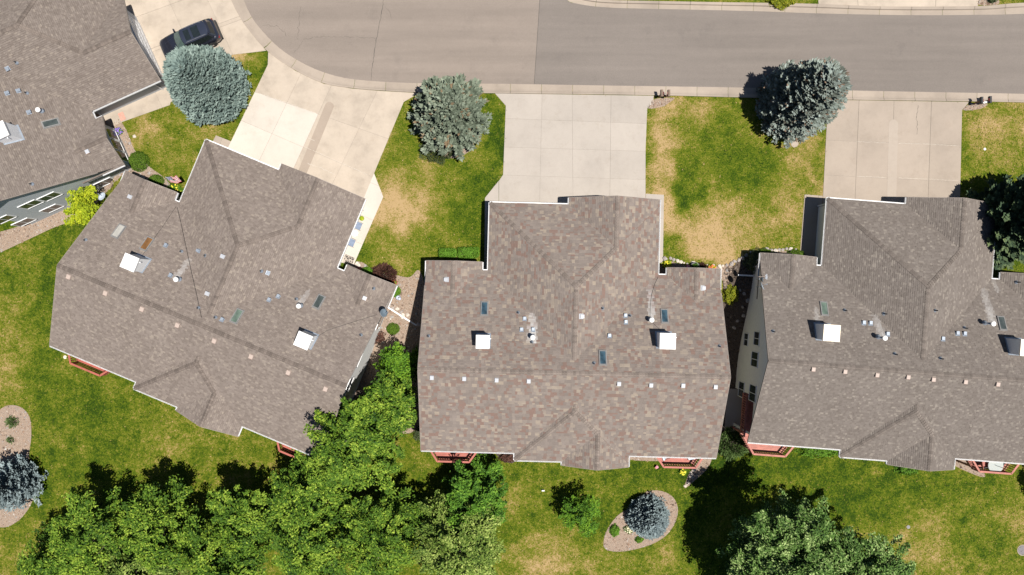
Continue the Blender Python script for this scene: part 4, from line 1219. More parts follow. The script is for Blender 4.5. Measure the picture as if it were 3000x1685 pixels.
def shrub(label, px, py, rx, ry, hgt, mat, seed, n=1600, leaf=.09, lump=.08, rz=0.0, name='shrub', cat='shrub', group=None, square=0.0, spiky=0.0, stems=True):
    r = np.random.default_rng(seed)
    g = G(px, py)
    root = empty(name, (g.x, g.y, g.z), rz); tag(root, label, cat, group)
    d = unit(r.normal(size=(n, 3))); d[:, 2] = np.abs(d[:, 2]) * 1.05 - .05; d = unit(d)
    e = 2 + square * 6
    k = (np.abs(d[:, 0]) ** e + np.abs(d[:, 1]) ** e + np.abs(d[:, 2]) ** e) ** (1 / e)
    body = d / k[:, None]
    lumps = 1 + lump * np.sin(d[:, 0] * 9 + seed) * np.sin(d[:, 1] * 8 + 2 * seed) + lump * np.sin(d[:, 2] * 7 + d[:, 0] * 6)
    rad = r.uniform(.72, 1.0, n) ** .5 * lumps
    rad = np.where(r.random(n) < .25, rad * r.uniform(.5, .95, n), rad)
    C_ = body * rad[:, None] * np.array([rx, ry, hgt])
    Nn = unit(d * .8 + r.normal(size=(n, 3)) * .5 + np.array([0, 0, .35]))
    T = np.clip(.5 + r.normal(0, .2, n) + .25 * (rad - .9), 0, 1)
    if spiky:
        D = unit(d + r.normal(size=(n, 3)) * .35 + np.array([0, 0, .3])); S_ = unit(np.cross(D, r.normal(size=(n, 3)))); L = (spiky * r.uniform(.5, 1.3, n))[:, None]
        V = np.stack([C_ - D * L * .3, C_ + S_ * L * .12, C_ + D * L * .7, C_ - S_ * L * .12], 1).reshape(-1, 3)
    else: V = leaf_quads(C_, Nn, leaf, leaf * .7, r)
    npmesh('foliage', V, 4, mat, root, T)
    if stems:
        mb = MB()
        for k in range(9):
            a = 2 * math.pi * k / 9 + r.uniform(-.2, .2); q = r.uniform(.35, .8)
            mb.tube([(0, 0, -.05), (math.cos(a) * rx * q * .5, math.sin(a) * ry * q * .5, hgt * .4), (math.cos(a) * rx * q, math.sin(a) * ry * q, hgt * .75)], [.03, .02, .008], 5)
        mb.build('stems', M['bark'], root)
    return root
def blooms(root, mat, n, rx, ry, hgt, seed, s=.06):
    r = np.random.default_rng(seed); mb = MB()
    for k in range(n):
        a = r.uniform(0, 6.28); q = r.uniform(0, .95) ** .5; z = hgt * math.sqrt(max(0, 1 - q * q)) + .03
        x, y = math.cos(a) * q * rx, math.sin(a) * q * ry
        mb.lathe([(0, 0), (s * .9, .02), (s, .035), (s * .3, .05)], 6, (x, y, z))
    mb.build('blooms', mat, root)
F_YEL = simple('yellow petals', (.62, .52, .03), .6); F_RED = simple('red petals', (.5, .04, .04), .6); F_PUR = simple('purple petals', (.17, .10, .38), .6); F_ORA = simple('orange red petals', (.5, .13, .03), .6); F_WHT = simple('cream petals', (.6, .55, .36), .6); F_PNK = simple('pink petals', (.55, .2, .26), .6)

spruce('round silver blue spruce covering the nose of the dark car', 632, 264, 6.4, 2.95, S_BLUE, 1, gap=.26, prof=.5, dens=1.15)
spruce('green blue spruce between the tan and light grey driveways', 1323, 349, 7.2, 2.85, S_GREEN, 2, gap=.44, spray=.34, knob=1.2, prof=.6, dens=.6, var=.15)
spruce('blue spruce with brown cones leaning over the street gutter', 2306, 316, 8.8, 2.8, S_BROWN, 3, gap=.38, spray=.32, knob=1.15, prof=.5, dens=.78, var=.11)
spruce('tall dark green spruce at the right edge beside the grey roof', 2925, 655, 11.0, 3.3, S_DARK, 4, gap=.55, spray=.42, knob=1.3, prof=.62, dens=.6, var=.16)
spruce('small slate blue spruce in the egg shaped stone bed', 1894, 1506, 3.6, 1.72, S_SLATE, 5, gap=.17, spray=.26, prof=.62, knob=.8)
spruce('slate blue spruce at the left edge below the stone bed', 72, 1404, 6.0, 1.95, S_SLATE, 6, gap=.40, spray=.28, knob=1.1, prof=.6, dens=.8, var=.16)

BL = [  # label, px, py, zc, rx, rz, material, clumps, per
    ('tall ash tree throwing shade on the lower corner of the taupe roof', 1020, 1285, 4.4, 4.6, 3.2, L_ASH, 165, 150),
    ('ash tree filling the gap beside the left edge of the red brown roof', 1140, 1180, 2.6, 2.2, 2.2, L_ASH, 75, 140),
    ('small bright green tree between the taupe wall and the red brown roof', 1158, 1072, 1.0, 1.35, 1.3, L_BRIGHT, 52, 130),
    ('ash tree below the deck at the lower corner of the taupe roof', 905, 1455, 3.0, 3.0, 2.6, L_ASH, 115, 150),
    ('deep green tree below the left deck of the red brown house', 1385, 1460, 1.6, 2.9, 2.4, L_DEEP, 95, 150),
    ('pale topped tree at the bottom, rightmost of the tree row', 1350, 1600, 2.6, 3.9, 2.6, L_ASH2, 130, 150),
    ('tree at the bottom just left of the pale topped tree', 1120, 1560, 2.6, 3.7, 2.6, L_ASH, 125, 150),
    ('ash tree in the middle of the bottom tree row', 900, 1575, 2.6, 3.9, 2.6, L_ASH, 130, 150),
    ('ash tree standing out toward the lawn in the bottom tree row', 705, 1530, 2.2, 2.8, 2.4, L_ASH, 95, 150),
    ('ash tree at the bottom edge under the dark gap in the row', 640, 1640, 2.2, 3.5, 2.4, L_ASH, 115, 150),
    ('ash tree left of the dark gap in the bottom tree row', 470, 1535, 2.4, 2.9, 2.5, L_ASH, 100, 150),
    ('wide ash tree casting the jagged shadow on the left lawn', 300, 1570, 2.4, 3.7, 2.6, L_ASH, 125, 150),
    ('ash tree at the bottom edge, second from the left', 400, 1660, 2.0, 3.4, 2.2, L_ASH2, 110, 150),
    ('leftmost ash tree of the bottom row', 150, 1635, 1.6, 2.7, 2.0, L_ASH, 85, 150),
    ('tall silvery tree at the bottom right throwing the largest shadow', 2305, 1612, 5.0, 4.1, 3.2, L_SILVER, 150, 160),
    ('silvery tree at the bottom edge, right of the largest shadow', 2495, 1668, 4.4, 3.9, 2.8, L_SILVER, 130, 160),
    ('silvery tree at the bottom edge beneath the largest shadow', 2240, 1720, 4.4, 3.4, 2.6, L_SILVER, 110, 160),
    ('silvery tree in the middle of the bottom right clump', 2400, 1740, 4.6, 3.6, 2.6, L_SILVER, 110, 160),
]
for i, (lb, px, py, zc, rx, rz, mt, cn, per) in enumerate(BL):
    broadleaf(lb, px, py, zc, rx * 1.1, rz * 1.35, mt, 20 + i, int(cn * 1.3), per, lobes=6)
broadleaf('young maple standing alone on the lawn behind the red brown house', 1702, 1508, .5, 1.85, 1.4, L_BRIGHT, 60, 60, 90, .2, .5, lobes=6, group='broadleaf trees behind the houses')
broadleaf('tree at the right edge whose shadow falls on the lawn', 3185, 1465, 1.6, 1.9, 1.9, L_DEEP, 61, 60, 120, .24, .6)
broadleaf('yellow green ornamental tree between the grey wall and taupe roof', 246, 610, .9, 1.7, 1.3, L_LIME, 62, 60, 130, .22, .5, group=None, name='ornamental_tree', cat='tree')

SG = 'clipped round shrubs'
shrub('large clipped round shrub at the corner of the blue grey house', 410, 474, .88, .88, .95, L_BOX, 70, 3800, .085, .03, group=SG)
shrub('smaller clipped mound beside the striped flag', 460, 532, .68, .6, .7, L_BOX, 71, 2600, .08, .03, group=SG)
shrub('clipped mound between the red pot and the barberry', 1076, 800, .62, .55, .6, L_HEDGE, 72, 2400, .08, .03, group=SG)
shrub('clipped mound at the front corner of the taupe roof', 1156, 852, .55, .55, .6, L_HEDGE, 73, 2200, .08, .03, group=SG)
shrub('round green shrub on stones below the white drain pipe', 1152, 962, .58, .56, .55, L_BOX, 74, 2400, .08, .02, group=SG)
shrub('dark red brown barberry bush at the front of the taupe house', 1125, 808, 1.0, .95, .95, L_BARB, 75, 3600, .1, .1, spiky=.28)
shrub('left clipped block of the low front hedge', 1312, 742, .74, .40, .6, L_HEDGE, 76, 2800, .085, .03, square=.9, name='hedge', cat='hedge', group='low hedge blocks before the red brown house')
shrub('right clipped block of the low front hedge', 1372, 741, .90, .48, .65, L_HEDGE, 77, 3400, .085, .03, square=.9, name='hedge', cat='hedge', group='low hedge blocks before the red brown house')
shrub('low dark juniper at the foot of the green blue spruce', 1283, 442, 1.35, 1.0, .7, L_JUN, 78, 3800, .12, .16, spiky=.22)
shrub('bright yellow bush across the street at the top', 2285, 2, 1.15, .75, .6, L_YEL, 79, 3200, .12, .12)
b = shrub('yellow flowering bush in the gap between red brown and grey houses', 2138, 862, .62, .85, .75, L_YEL, 80, 2400, .1, .14)
shrub('feathery juniper behind the red brown house beside the red stairs', 2138, 1298, 1.5, 1.3, .8, L_JUN2, 81, 4200, .12, .15, spiky=.3)
b = shrub('yellow flowered plant by the entry corner of the taupe house', 512, 561, .75, .62, .55, L_BRIGHT, 82, 2000, .1, .12); blooms(b, F_YEL, 26, .7, .58, .55, 82)
b = shrub('yellow flowering clump at the left end of the stone edging', 1953, 775, .38, .38, .5, L_LIME, 83, 900, .1, .12); blooms(b, F_YEL, 14, .34, .34, .5, 83, .05)
shrub('dark purple plant behind the stone edging', 2056, 783, .33, .33, .4, L_BARB, 84, 700, .1, .2, spiky=.2)
b = shrub('orange red flowering plant behind the stone edging', 2083, 786, .4, .32, .4, L_LIME, 85, 800, .1, .15); blooms(b, F_ORA, 34, .38, .3, .4, 85, .06)
b = shrub('purple flowers at the entry walk of the blue grey house', 350, 386, .32, .32, .35, L_DEEP, 86, 500, .09, .15); blooms(b, F_PUR, 40, .32, .32, .33, 86, .06)
b = shrub('yellow flower clump beside the patio deck', 1999, 1381, .34, .3, .35, L_BRIGHT, 87, 700, .09, .2); blooms(b, F_YEL, 26, .3, .28, .33, 87, .06)
shrub('green tuft at the left of the egg shaped bed', 1800, 1553, .42, .55, .5, L_HEDGE, 88, 1500, .1, .12)
b = shrub('cream flowered clump in the egg shaped bed', 1842, 1550, .42, .36, .3, L_JUN2, 89, 800, .1, .2); blooms(b, F_WHT, 40, .4, .34, .28, 89, .05)
shrub('low green plant at the foot of the small blue spruce', 1872, 1580, .34, .28, .3, L_BRIGHT, 90, 700, .1, .2)
shrub('small green plant at the top of the egg shaped bed', 1909, 1465, .3, .26, .3, L_HEDGE, 91, 600, .1, .2)
shrub('small tuft on the stone bed at the left edge', 38, 1235, .45, .4, .3, L_JUN2, 92, 500, .14, .3, spiky=.25)
shrub('tiny tuft lower on the stone bed at the left edge', 32, 1288, .28, .26, .2, L_JUN2, 93, 260, .12, .3, spiky=.2)
shrub('dark bush at the corner of the entry of the grey house', 2212, 766, .95, 1.0, .9, L_JUN, 94, 2800, .1, .15)
shrub('round bush behind the stones before the grey house', 2238, 744, .7, .5, .55, L_BOX, 95, 1800, .09, .1)
shrub('right round bush behind the stones before the grey house', 2328, 748, .75, .5, .6, L_BOX, 96, 2000, .09, .1)
shrub('dark bush under the gable of the grey house', 2655, 1368, .95, .6, .6, L_DEEP, 97, 1800, .12, .2)
shrub('low ground cover along the back wall of the grey house', 2395, 1322, 1.6, .5, .35, L_HEDGE, 98, 2400, .12, .25)
shrub('dark red ground plant at the back wall of the red brown house', 1487, 1340, .7, .4, .4, L_BARB, 99, 1400, .1, .2)
shrub('dark bush under the eave beside the bright tree', 1100, 985, .8, .6, .7, L_BARB, 100, 1600, .1, .2)
shrub('shaded bush along the left wall of the red brown house', 1222, 1060, .6, 1.4, 1.1, L_DEEP, 101, 2600, .12, .2)
shrub('small dry bush below the left eave of the red brown house', 1226, 1272, .4, .6, .5, L_JUN, 102, 900, .1, .25)
shrub('small plant at the lawn corner of the far driveway', 2862, 806, .35, .3, .3, L_LIME, 103, 500, .1, .2)
shrub('small green bush across the street near the right edge', 2904, 2, .35, .25, .4, L_JUN, 104, 700, .1, .2)
# ------------------------------------------------------------------ garden stones
def rock_mesh(seed, s):
    r = np.random.default_rng(seed)
    bm = bmesh.new(); bmesh.ops.create_icosphere(bm, subdivisions=1, radius=1)
    sx, sy, sz = r.uniform(.7, 1.2), r.uniform(.7, 1.2), r.uniform(.5, .8)
    for v in bm.verts:
        k = 1 + r.normal(0, .12); v.co = Vector((v.co.x * sx * k * s, v.co.y * sy * k * s, v.co.z * sz * k * s))
    me = bpy.data.meshes.new('rock'); bm.to_mesh(me); bm.free(); return me
def rocks(label, pts):
    root = empty('stone_edging', (0, 0, 0)); tag(root, label, 'stones')
    for i, (px, py, s, pale) in enumerate(pts):
        g = G(px, py); me = rock_mesh(int(px * 7 + py), s); me.materials.append(M['rock_pale' if pale else 'rock'])
        o = link(bpy.data.objects.new('rock', me), root); o.location = (g.x, g.y, g.z + s * .2); o.rotation_euler = (0, 0, rng.uniform(0, 6))
    return root
rocks('row of grey and pale stones edging the dry lawn at the red brown house', [(1948, 759, .27, 0), (1964, 757, .17, 0), (1973, 761, .16, 0), (1984, 764, .17, 1), (1995, 767, .15, 1), (2003, 770, .12, 1), (2013, 773, .13, 0), (2031, 772, .2, 1), (2047, 776, .12, 0), (2072, 777, .13, 1), (2090, 777, .14, 1), (2097, 783, .17, 0), (2108, 780, .16, 1), (2117, 779, .15, 1), (2128, 777, .16, 0), (2142, 773, .24, 0), (2152, 766, .2, 0), (2164, 762, .18, 0), (2175, 756, .24, 0), (2186, 748, .2, 0), (2202, 740, .18, 0), (2112, 788, .13, 1), (2127, 842, .14, 1)])
rocks('row of stones edging the dry lawn at the grey house', [(2236, 731, .14, 1), (2247, 730, .18, 0), (2259, 733, .17, 0), (2272, 734, .2, 1), (2283, 732, .15, 0), (2293, 732, .16, 0), (2304, 729, .17, 0), (2315, 730, .19, 1), (2330, 731, .15, 0)])
rocks('stones at the pointed bed beside the patio deck', [(2033, 1377, .2, 1), (2024, 1384, .15, 1), (2026, 1392, .16, 0), (2018, 1397, .13, 0), (2017, 1407, .13, 0), (2014, 1415, .15, 0), (2018, 1415, .1, 1), (2007, 1424, .14, 1), (2012, 1420, .1, 1)])
rocks('flat stones around the ornament in the stone bed', [(1165, 905, .22, 1), (1180, 925, .25, 1), (1195, 922, .18, 1), (1150, 905, .2, 0), (1175, 915, .17, 0), (1225, 950, .2, 0), (1050, 776, .26, 1), (1070, 778, .2, 0), (1140, 880, .15, 1)])
rocks('boulders along the shaded gap before the grey wall', [(2180, 860, .16, 0), (2190, 880, .2, 0), (2175, 900, .15, 0), (2160, 940, .18, 0), (2150, 960, .2, 0), (2178, 925, .16, 0), (2168, 850, .14, 0)])
rocks('stones in the bed in front of the blue grey house', [(395, 400, .14, 1), (420, 520, .25, 0), (412, 512, .2, 1), (438, 508, .15, 0), (380, 420, .15, 0), (445, 518, .12, 1)])

# ------------------------------------------------------------------ car
def car():
    paint = simple('dark blue black car paint', (.018, .020, .030), .22, .3, var=.05, spec=.6, coat=1.0)
    glassm = simple('car glass', (.012, .016, .016), .04, spec=.9, var=.2); wind = simple('greenish windscreen', (.055, .085, .075), .06, spec=.9, var=.2)
    trim = simple('black plastic trim', (.02, .02, .02), .5); chrome = simple('bright trim', (.5, .5, .52), .25, .8); tyre_m = simple('tyre rubber', (.02, .02, .02), .9); red = simple('tail lamp', (.22, .012, .012), .2)
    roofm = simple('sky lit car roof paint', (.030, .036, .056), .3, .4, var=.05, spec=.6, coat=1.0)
    c = P(567, 94, 1.75); a = R(203.2)
    root = empty('parked_car', (c.x + .78 * math.cos(a), c.y + .78 * math.sin(a), .035), a)
    tag(root, 'dark blue black sport utility car parked under the silver blue spruce', 'car')
    st = [(2.47, .60, .76, .40), (2.40, .78, .90, .32), (2.2, .89, 1.0, .28), (1.75, .95, 1.07, .27), (1.3, .975, 1.12, .27), (.95, .985, 1.15, .27), (0, .99, 1.16, .27), (-1.0, .99, 1.17, .27), (-1.8, .975, 1.18, .27), (-2.15, .94, 1.14, .29), (-2.36, .86, 1.02, .34), (-2.45, .74, .86, .40)]
    V = []; F = []
    for x, hw, zt, zb in st:
        half = [(0, zb), (hw * .86, zb), (hw * .98, zb + .16), (hw, zb + .36), (hw * .985, zt - .16), (hw * .93, zt - .05), (hw * .72, zt), (hw * .35, zt + .025), (0, zt + .032)]
        ring = [(x, y, z) for y, z in half] + [(x, -y, z) for y, z in half[-2:0:-1]]
        V += ring
    n = len(V) // len(st)
    for i in range(len(st) - 1):
        for k in range(n): F.append((i * n + k, i * n + (k + 1) % n, (i + 1) * n + (k + 1) % n, (i + 1) * n + k))
    F.append(tuple(range(n))[::-1]); F.append(tuple((len(st) - 1) * n + k for k in range(n)))
    mesh('body', V, F, paint, root, True)
    # cabin, lofted from the belt line to the roof
    belt = [(1.12, .0), (1.08, .45), (.95, .80), (.55, .90), (-.4, .905), (-1.4, .895), (-2.0, .84), (-2.22, .55), (-2.28, .0)]
    top = [(.36, .0), (.33, .36), (.26, .60), (.02, .655), (-.6, .67), (-1.2, .66), (-1.72, .62), (-1.86, .38), (-1.90, .0)]
    full = lambda L, z, c_: [(x, y, z + c_ * (1 - (y / .7) ** 2)) for x, y in L] + [(x, -y, z + c_ * (1 - (y / .7) ** 2)) for x, y in L[-2:0:-1]]
    b_, t_ = full(belt, 1.13, 0), full(top, 1.685, .05); n = len(b_)
    mesh('cabin', b_ + t_, [(i, (i + 1) % n, n + (i + 1) % n, n + i) for i in range(n)], paint, root, True)
    rows = []
    for i in range(9):
        x, y = top[i]; rows.append((x, y))
    V = []; F = []
    for i, (x, y) in enumerate(rows):
        for j in range(7):
            yy = -y + 2 * y * j / 6; V.append((x, yy, 1.687 + .05 * (1 - (yy / .7) ** 2)))
    for i in range(8):
        for j in range(6): F.append((i * 7 + j, i * 7 + j + 1, (i + 1) * 7 + j + 1, (i + 1) * 7 + j))
    mesh('roof_panel', V, F, roofm, root, True)
    def pane(name, idx, mat, lo=.12, hi=.9, e=.008):
        V = []; F = []
        for i in idx:
            p, q = Vector(b_[i % n]), Vector(t_[i % n]); o = Vector((p.x - q.x, p.y - q.y, .35)).normalized() * e
            V += [p.lerp(q, lo) + o, p.lerp(q, hi) + o]
        for k in range(len(idx) - 1): F.append((2 * k, 2 * k + 2, 2 * k + 3, 2 * k + 1))
        mesh(name, V, F, mat, root, True)
    pane('windscreen', [-2, -1, 0, 1, 2], wind, .08, .96)
    pane('side_window', [3, 4], glassm); pane('side_window', [4, 5], glassm); pane('side_window', [5, 6], glassm, .2, .85)
    pane('side_window', [-3, -4], glassm); pane('side_window', [-4, -5], glassm); pane('side_window', [-5, -6], glassm, .2, .85)
    pane('rear_window', [7, 8, 9], glassm, .15, .92)
    for x0, x1, hw in ((-.42, .04, .43), (-1.22, -.60, .45)):
        z = 1.742
        MB().hexa([(x0, -hw, z - .02), (x1, -hw * .97, z - .02), (x1, hw * .97, z - .02), (x0, hw, z - .02)], [(x0 + .01, -hw + .01, z + .004), (x1 - .01, -hw * .97 + .01, z + .004), (x1 - .01, hw * .97 - .01, z + .004), (x0 + .01, hw - .01, z + .004)]).build('sunroof', glassm, root)
    for y in (-.36, -.18, 0, .18, .36):
        MB().box(-.57, -.46, y - .03, y + .03, 1.72, 1.748).build('roof_rib', chrome if 0 else roofm, root); MB().box(-1.5, -1.27, y - .025, y + .025, 1.70, 1.74).build('roof_rib', roofm, root)
    for s in (-1, 1):
        MB().tube([(.1, s * .575, 1.72), (0, s * .58, 1.775), (-1.4, s * .575, 1.775), (-1.6, s * .55, 1.71)], .022, 6).build('roof_rail', chrome, root)
        m = MB(); m.hexa([(.72, s * .9, 1.1), (.88, s * .9, 1.1), (.86, s * 1.14, 1.12), (.74, s * 1.14, 1.12)], [(.74, s * .92, 1.24), (.86, s * .92, 1.24), (.85, s * 1.14, 1.26), (.76, s * 1.14, 1.26)]); m.build('mirror', paint, root)
        MB().hexa([(2.1, s * .62, .84), (2.38, s * .58, .84), (2.34, s * .80, .84), (2.1, s * .90, .84)], [(2.05, s * .62, .96), (2.3, s * .58, .93), (2.26, s * .78, .93), (2.05, s * .88, .96)]).build('headlight', chrome, root)
        MB().box(-2.40, -2.3, min(s * .66, s * .86), max(s * .66, s * .86), .82, .96).build('tail_lamp', red, root)
        for x in (1.48, -1.45):
            w = empty('wheel', (x, s * .88, .36), 0, root); w.rotation_euler = (math.pi / 2, 0, 0)
            MB().lathe([(.22, -.12), (.34, -.125), (.37, -.08), (.37, .08), (.34, .125), (.22, .12)], 24).build('tyre', tyre_m, w, True)
            MB().lathe([(.0, -.13), (.06, -.135), (.22, -.10), (.22, .10), (.06, .135), (.0, .13)], 12).build('rim', chrome, w)
            arch = MB().tube([(x + .44 * math.cos(t), s * .985, .36 + .44 * math.sin(t)) for t in [math.pi * k / 10 for k in range(11)]], .03, 5).build('wheel_arch', trim, root)
        MB().tube([(1.9, s * .35, 1.075), (1.1, s * .55, 1.155)], .012, 4).build('hood_crease', roofm, root)
    MB().box(-2.52, -2.38, -.78, .78, .42, .62).build('rear_bumper', trim, root); MB().box(2.36, 2.52, -.55, .55, .42, .6).build('front_bumper', trim, root)
    MB().hexa([(-1.95, -.55, 1.66), (-1.83, -.58, 1.70), (-1.83, .58, 1.70), (-1.95, .55, 1.66)], [(-2.03, -.52, 1.68), (-1.83, -.58, 1.72), (-1.83, .58, 1.72), (-2.03, .52, 1.68)]).build('spoiler', paint, root)
    MB().tube([(1.1, .5, 1.17), (1.0, -.05, 1.23)], .01, 4).build('wiper', trim, root); MB().tube([(1.1, -.1, 1.17), (1.0, -.6, 1.22)], .01, 4).build('wiper', trim, root)
car()

# ------------------------------------------------------------------ decks
BAL = None
def deck(h, s, label, mat_r, mat_f, low_patio=True):
    ox, oy, a = HOUSES[h]
    root = empty('deck', (ox, oy, 0), R(a)); tag(root, label, 'deck', 'red decks at the backs of the houses')
    path = [(11.5, -3.25), (11.5, -6.75), (10.62, -8.1), (8.0, -8.1), (7.12, -6.85), (7.12, -6.45)]
    foot = path[:4] + [path[4], (7.12, -3.25)]
    zf = .12
    v = -3.27
    while v > -8.05:
        q = ccw([(s * x, y) for x, y in foot]); q = clip(clip(q, 0, -1, v), 0, 1, -(v - .138))
        if len(q) > 2: MB().prism(q, zf - .03, zf).build('floor_board', M[mat_f], root)
        v -= .145
    MB().bar((s * 11.45, -3.3, zf - .15), (s * 11.45, -6.7, zf - .15), .05, .22).bar((s * 10.6, -8.05, zf - .15), (s * 8.0, -8.05, zf - .15), .05, .22).bar((s * 11.45, -6.7, zf - .15), (s * 10.6, -8.05, zf - .15), .05, .22).bar((s * 8.0, -8.05, zf - .15), (s * 7.15, -6.9, zf - .15), .05, .22).build('rim_joist', M[mat_r], root)
    for x, y in ((11.4, -6.6), (10.55, -7.95), (8.05, -7.95)):
        gz = float(terrain(*to_world(h, s * x, y)))
        box('support_post', M[mat_r], root, s * x - .07, s * x + .07, y - .07, y + .07, gz - .1, zf - .26)
    for p, q in zip(path, path[1:]):
        MB().bar((s * p[0], p[1], zf + 1.0), (s * q[0], q[1], zf + 1.0), .15, .045).build('hand_rail', M[mat_r], root)
        MB().bar((s * p[0], p[1], zf + .1), (s * q[0], q[1], zf + .1), .05, .05).build('bottom_rail', M[mat_r], root)
        l = math.hypot(q[0] - p[0], q[1] - p[1]); n = int(l / .19)
        for k in range(1, n):
            global BAL
            if BAL is None:
                BAL = {}
            if mat_r not in BAL:
                o = box('baluster', M[mat_r], root, -.025, .025, -.025, .025, .12, .978)
                BAL[mat_r] = o.data
            else: o = link(bpy.data.objects.new('baluster', BAL[mat_r]), root)
            o.location = (s * (p[0] + (q[0] - p[0]) * k / n), p[1] + (q[1] - p[1]) * k / n, zf)
    for x, y in path[1:4]: box('rail_post', M[mat_r], root, s * x - .05, s * x + .05, y - .05, y + .05, zf, zf + .975)
    return root
deck(1, -1, 'red railed deck at the left back corner of the taupe house', 'deckred', 'deckred')
deck(1, 1, 'red railed deck at the lower corner of the taupe house beside the trees', 'deckred', 'deckred')
deck(2, -1, 'red railed deck with a pale rug at the left back of the red brown house', 'deckred', 'deckred')
deck(2, 1, 'red railed deck with two cushioned chairs at the red brown house', 'deckred', 'deckred')
deck(3, -1, 'faded red deck wrapping the left back corner of the grey house', 'deckpink', 'deckpink')
deck(3, 1, 'faded red deck with the round table at the grey house', 'deckpink', 'deckpink')
def patio(h, s, label):
    pts = [to_world(h, s * x, y) for x, y in ((11.6, -3.3), (12.1, -3.3), (12.1, -7.0), (7.3, -7.0), (7.3, -3.3))]
    V = [(x, y) for x, y in pts]; z = LOW
    o = MB().prism(ccw(V), z - .3, z + .12).build('patio', M['slab_grey'], None); tag(o, label, kind='structure')
patio(3, -1, 'concrete patio under the left deck of the grey house')

# ------------------------------------------------------------------ furniture and small things
sling = simple('blue grey sling fabric', (.15, .185, .255), .8, var=.12); frame_m = simple('pale metal chair frame', (.42, .40, .37), .4, .3); cush = simple('pale blue cushion', (.42, .47, .52), .85, var=.1)
wick = simple('dark wicker', (.06, .05, .045), .8, var=.3, scale=30); tblue = simple('blue grey table top', (.16, .21, .26), .35, var=.08); terra = simple('red glazed pot', (.36, .055, .045), .4); greenpot = simple('green pot', (.18, .22, .02), .5)
rugm, rnt, rb = newmat('rug with grey pattern')
vt = rnt.nodes.new('ShaderNodeTexVoronoi'); vt.inputs['Scale'].default_value = 7; tc = rnt.nodes.new('ShaderNodeTexCoord'); rnt.links.new(tc.outputs['Object'], vt.inputs['Vector'])
rnt.links.new(ramp(rnt, vt.outputs['Distance'], [(.2, (.2, .2, .2)), (.5, (.46, .44, .42))]), rb.inputs['Base Color']); rb.inputs['Roughness'].default_value = .95
matm, mnt, mb_ = newmat('dark rubber mat with pale scrolls')
vt = mnt.nodes.new('ShaderNodeTexVoronoi'); vt.feature = 'DISTANCE_TO_EDGE'; vt.inputs['Scale'].default_value = 6; tc = mnt.nodes.new('ShaderNodeTexCoord'); mnt.links.new(tc.outputs['Object'], vt.inputs['Vector'])
mnt.links.new(ramp(mnt, vt.outputs['Distance'], [(.08, (.34, .29, .24)), (.14, (.035, .03, .028))]), mb_.inputs['Base Color']); mb_.inputs['Roughness'].default_value = .9
def chair(label, p, rz, seatm, framem, w=.56, deep=.55, cushion=False, group=None):
    """faces +x"""
    root = empty('chair', p, rz); tag(root, label, 'chair', group)
    MB().hexa([(-deep / 2, -w / 2, .38), (deep / 2, -w / 2, .42), (deep / 2, w / 2, .42), (-deep / 2, w / 2, .38)], [(-deep / 2, -w / 2, .40), (deep / 2, -w / 2, .44), (deep / 2, w / 2, .44), (-deep / 2, w / 2, .40)]).build('seat', seatm, root)
    MB().hexa([(-deep / 2 - .02, -w / 2, .40), (-deep / 2 + .01, -w / 2, .40), (-deep / 2 + .01, w / 2, .40), (-deep / 2 - .02, w / 2, .40)], [(-deep / 2 - .27, -w / 2, .98), (-deep / 2 - .24, -w / 2, .98), (-deep / 2 - .24, w / 2, .98), (-deep / 2 - .27, w / 2, .98)]).build('backrest', seatm, root)
    for s in (-1, 1):
        y = s * (w / 2 + .03)
        MB().tube([(-deep / 2 - .18, y, .62), (deep / 2, y, .62)], .028, 6).build('armrest', framem, root)
        MB().tube([(deep / 2, y, .62), (deep / 2 - .03, y, 0)], .02, 6).build('leg', framem, root)
        MB().tube([(-deep / 2 - .26, y, .98), (-deep / 2 - .02, y, .4), (-deep / 2 - .1, y, 0)], .02, 6).build('leg', framem, root)
    if cushion:
        MB().box(-deep / 2 + .03, deep / 2 + .03, -w / 2 + .02, w / 2 - .02, .445, .54).build('cushion', cush, root)
        MB().hexa([(-deep / 2, -w / 2 + .03, .5), (-deep / 2 + .12, -w / 2 + .03, .5), (-deep / 2 + .12, w / 2 - .03, .5), (-deep / 2, w / 2 - .03, .5)], [(-deep / 2 - .22, -w / 2 + .03, 1.0), (-deep / 2 - .1, -w / 2 + .03, 1.0), (-deep / 2 - .1, w / 2 - .03, 1.0), (-deep / 2 - .22, w / 2 - .03, 1.0)]).build('back_cushion', cush, root)
    return root
face1 = R(HOUSES[1][2])
CG = 'sling chairs on the pale walk'
p = P(1048, 661, .45); chair('blue sling chair nearer the green potted plant', (p.x, p.y, .033), face1, sling, frame_m, .58, .62, group=CG)
p = P(1028, 710, .45); chair('blue sling chair nearer the patterned mat', (p.x, p.y, .033), face1, sling, frame_m, .58, .62, group=CG)
p = P(1040, 683, .45); t = empty('side_table', (p.x, p.y, .033), face1); tag(t, 'small white side table between the two blue chairs', 'table')
MB().lathe([(.0, .42), (.27, .42), (.28, .44), (.27, .46), (.0, .46)], 20).build('table_top', M['white'], t)
for k in range(3): MB().tube([(.2 * math.cos(k * 2.1), .2 * math.sin(k * 2.1), .42), (.24 * math.cos(k * 2.1), .24 * math.sin(k * 2.1), 0)], .015, 6).build('leg', M['white'], t)
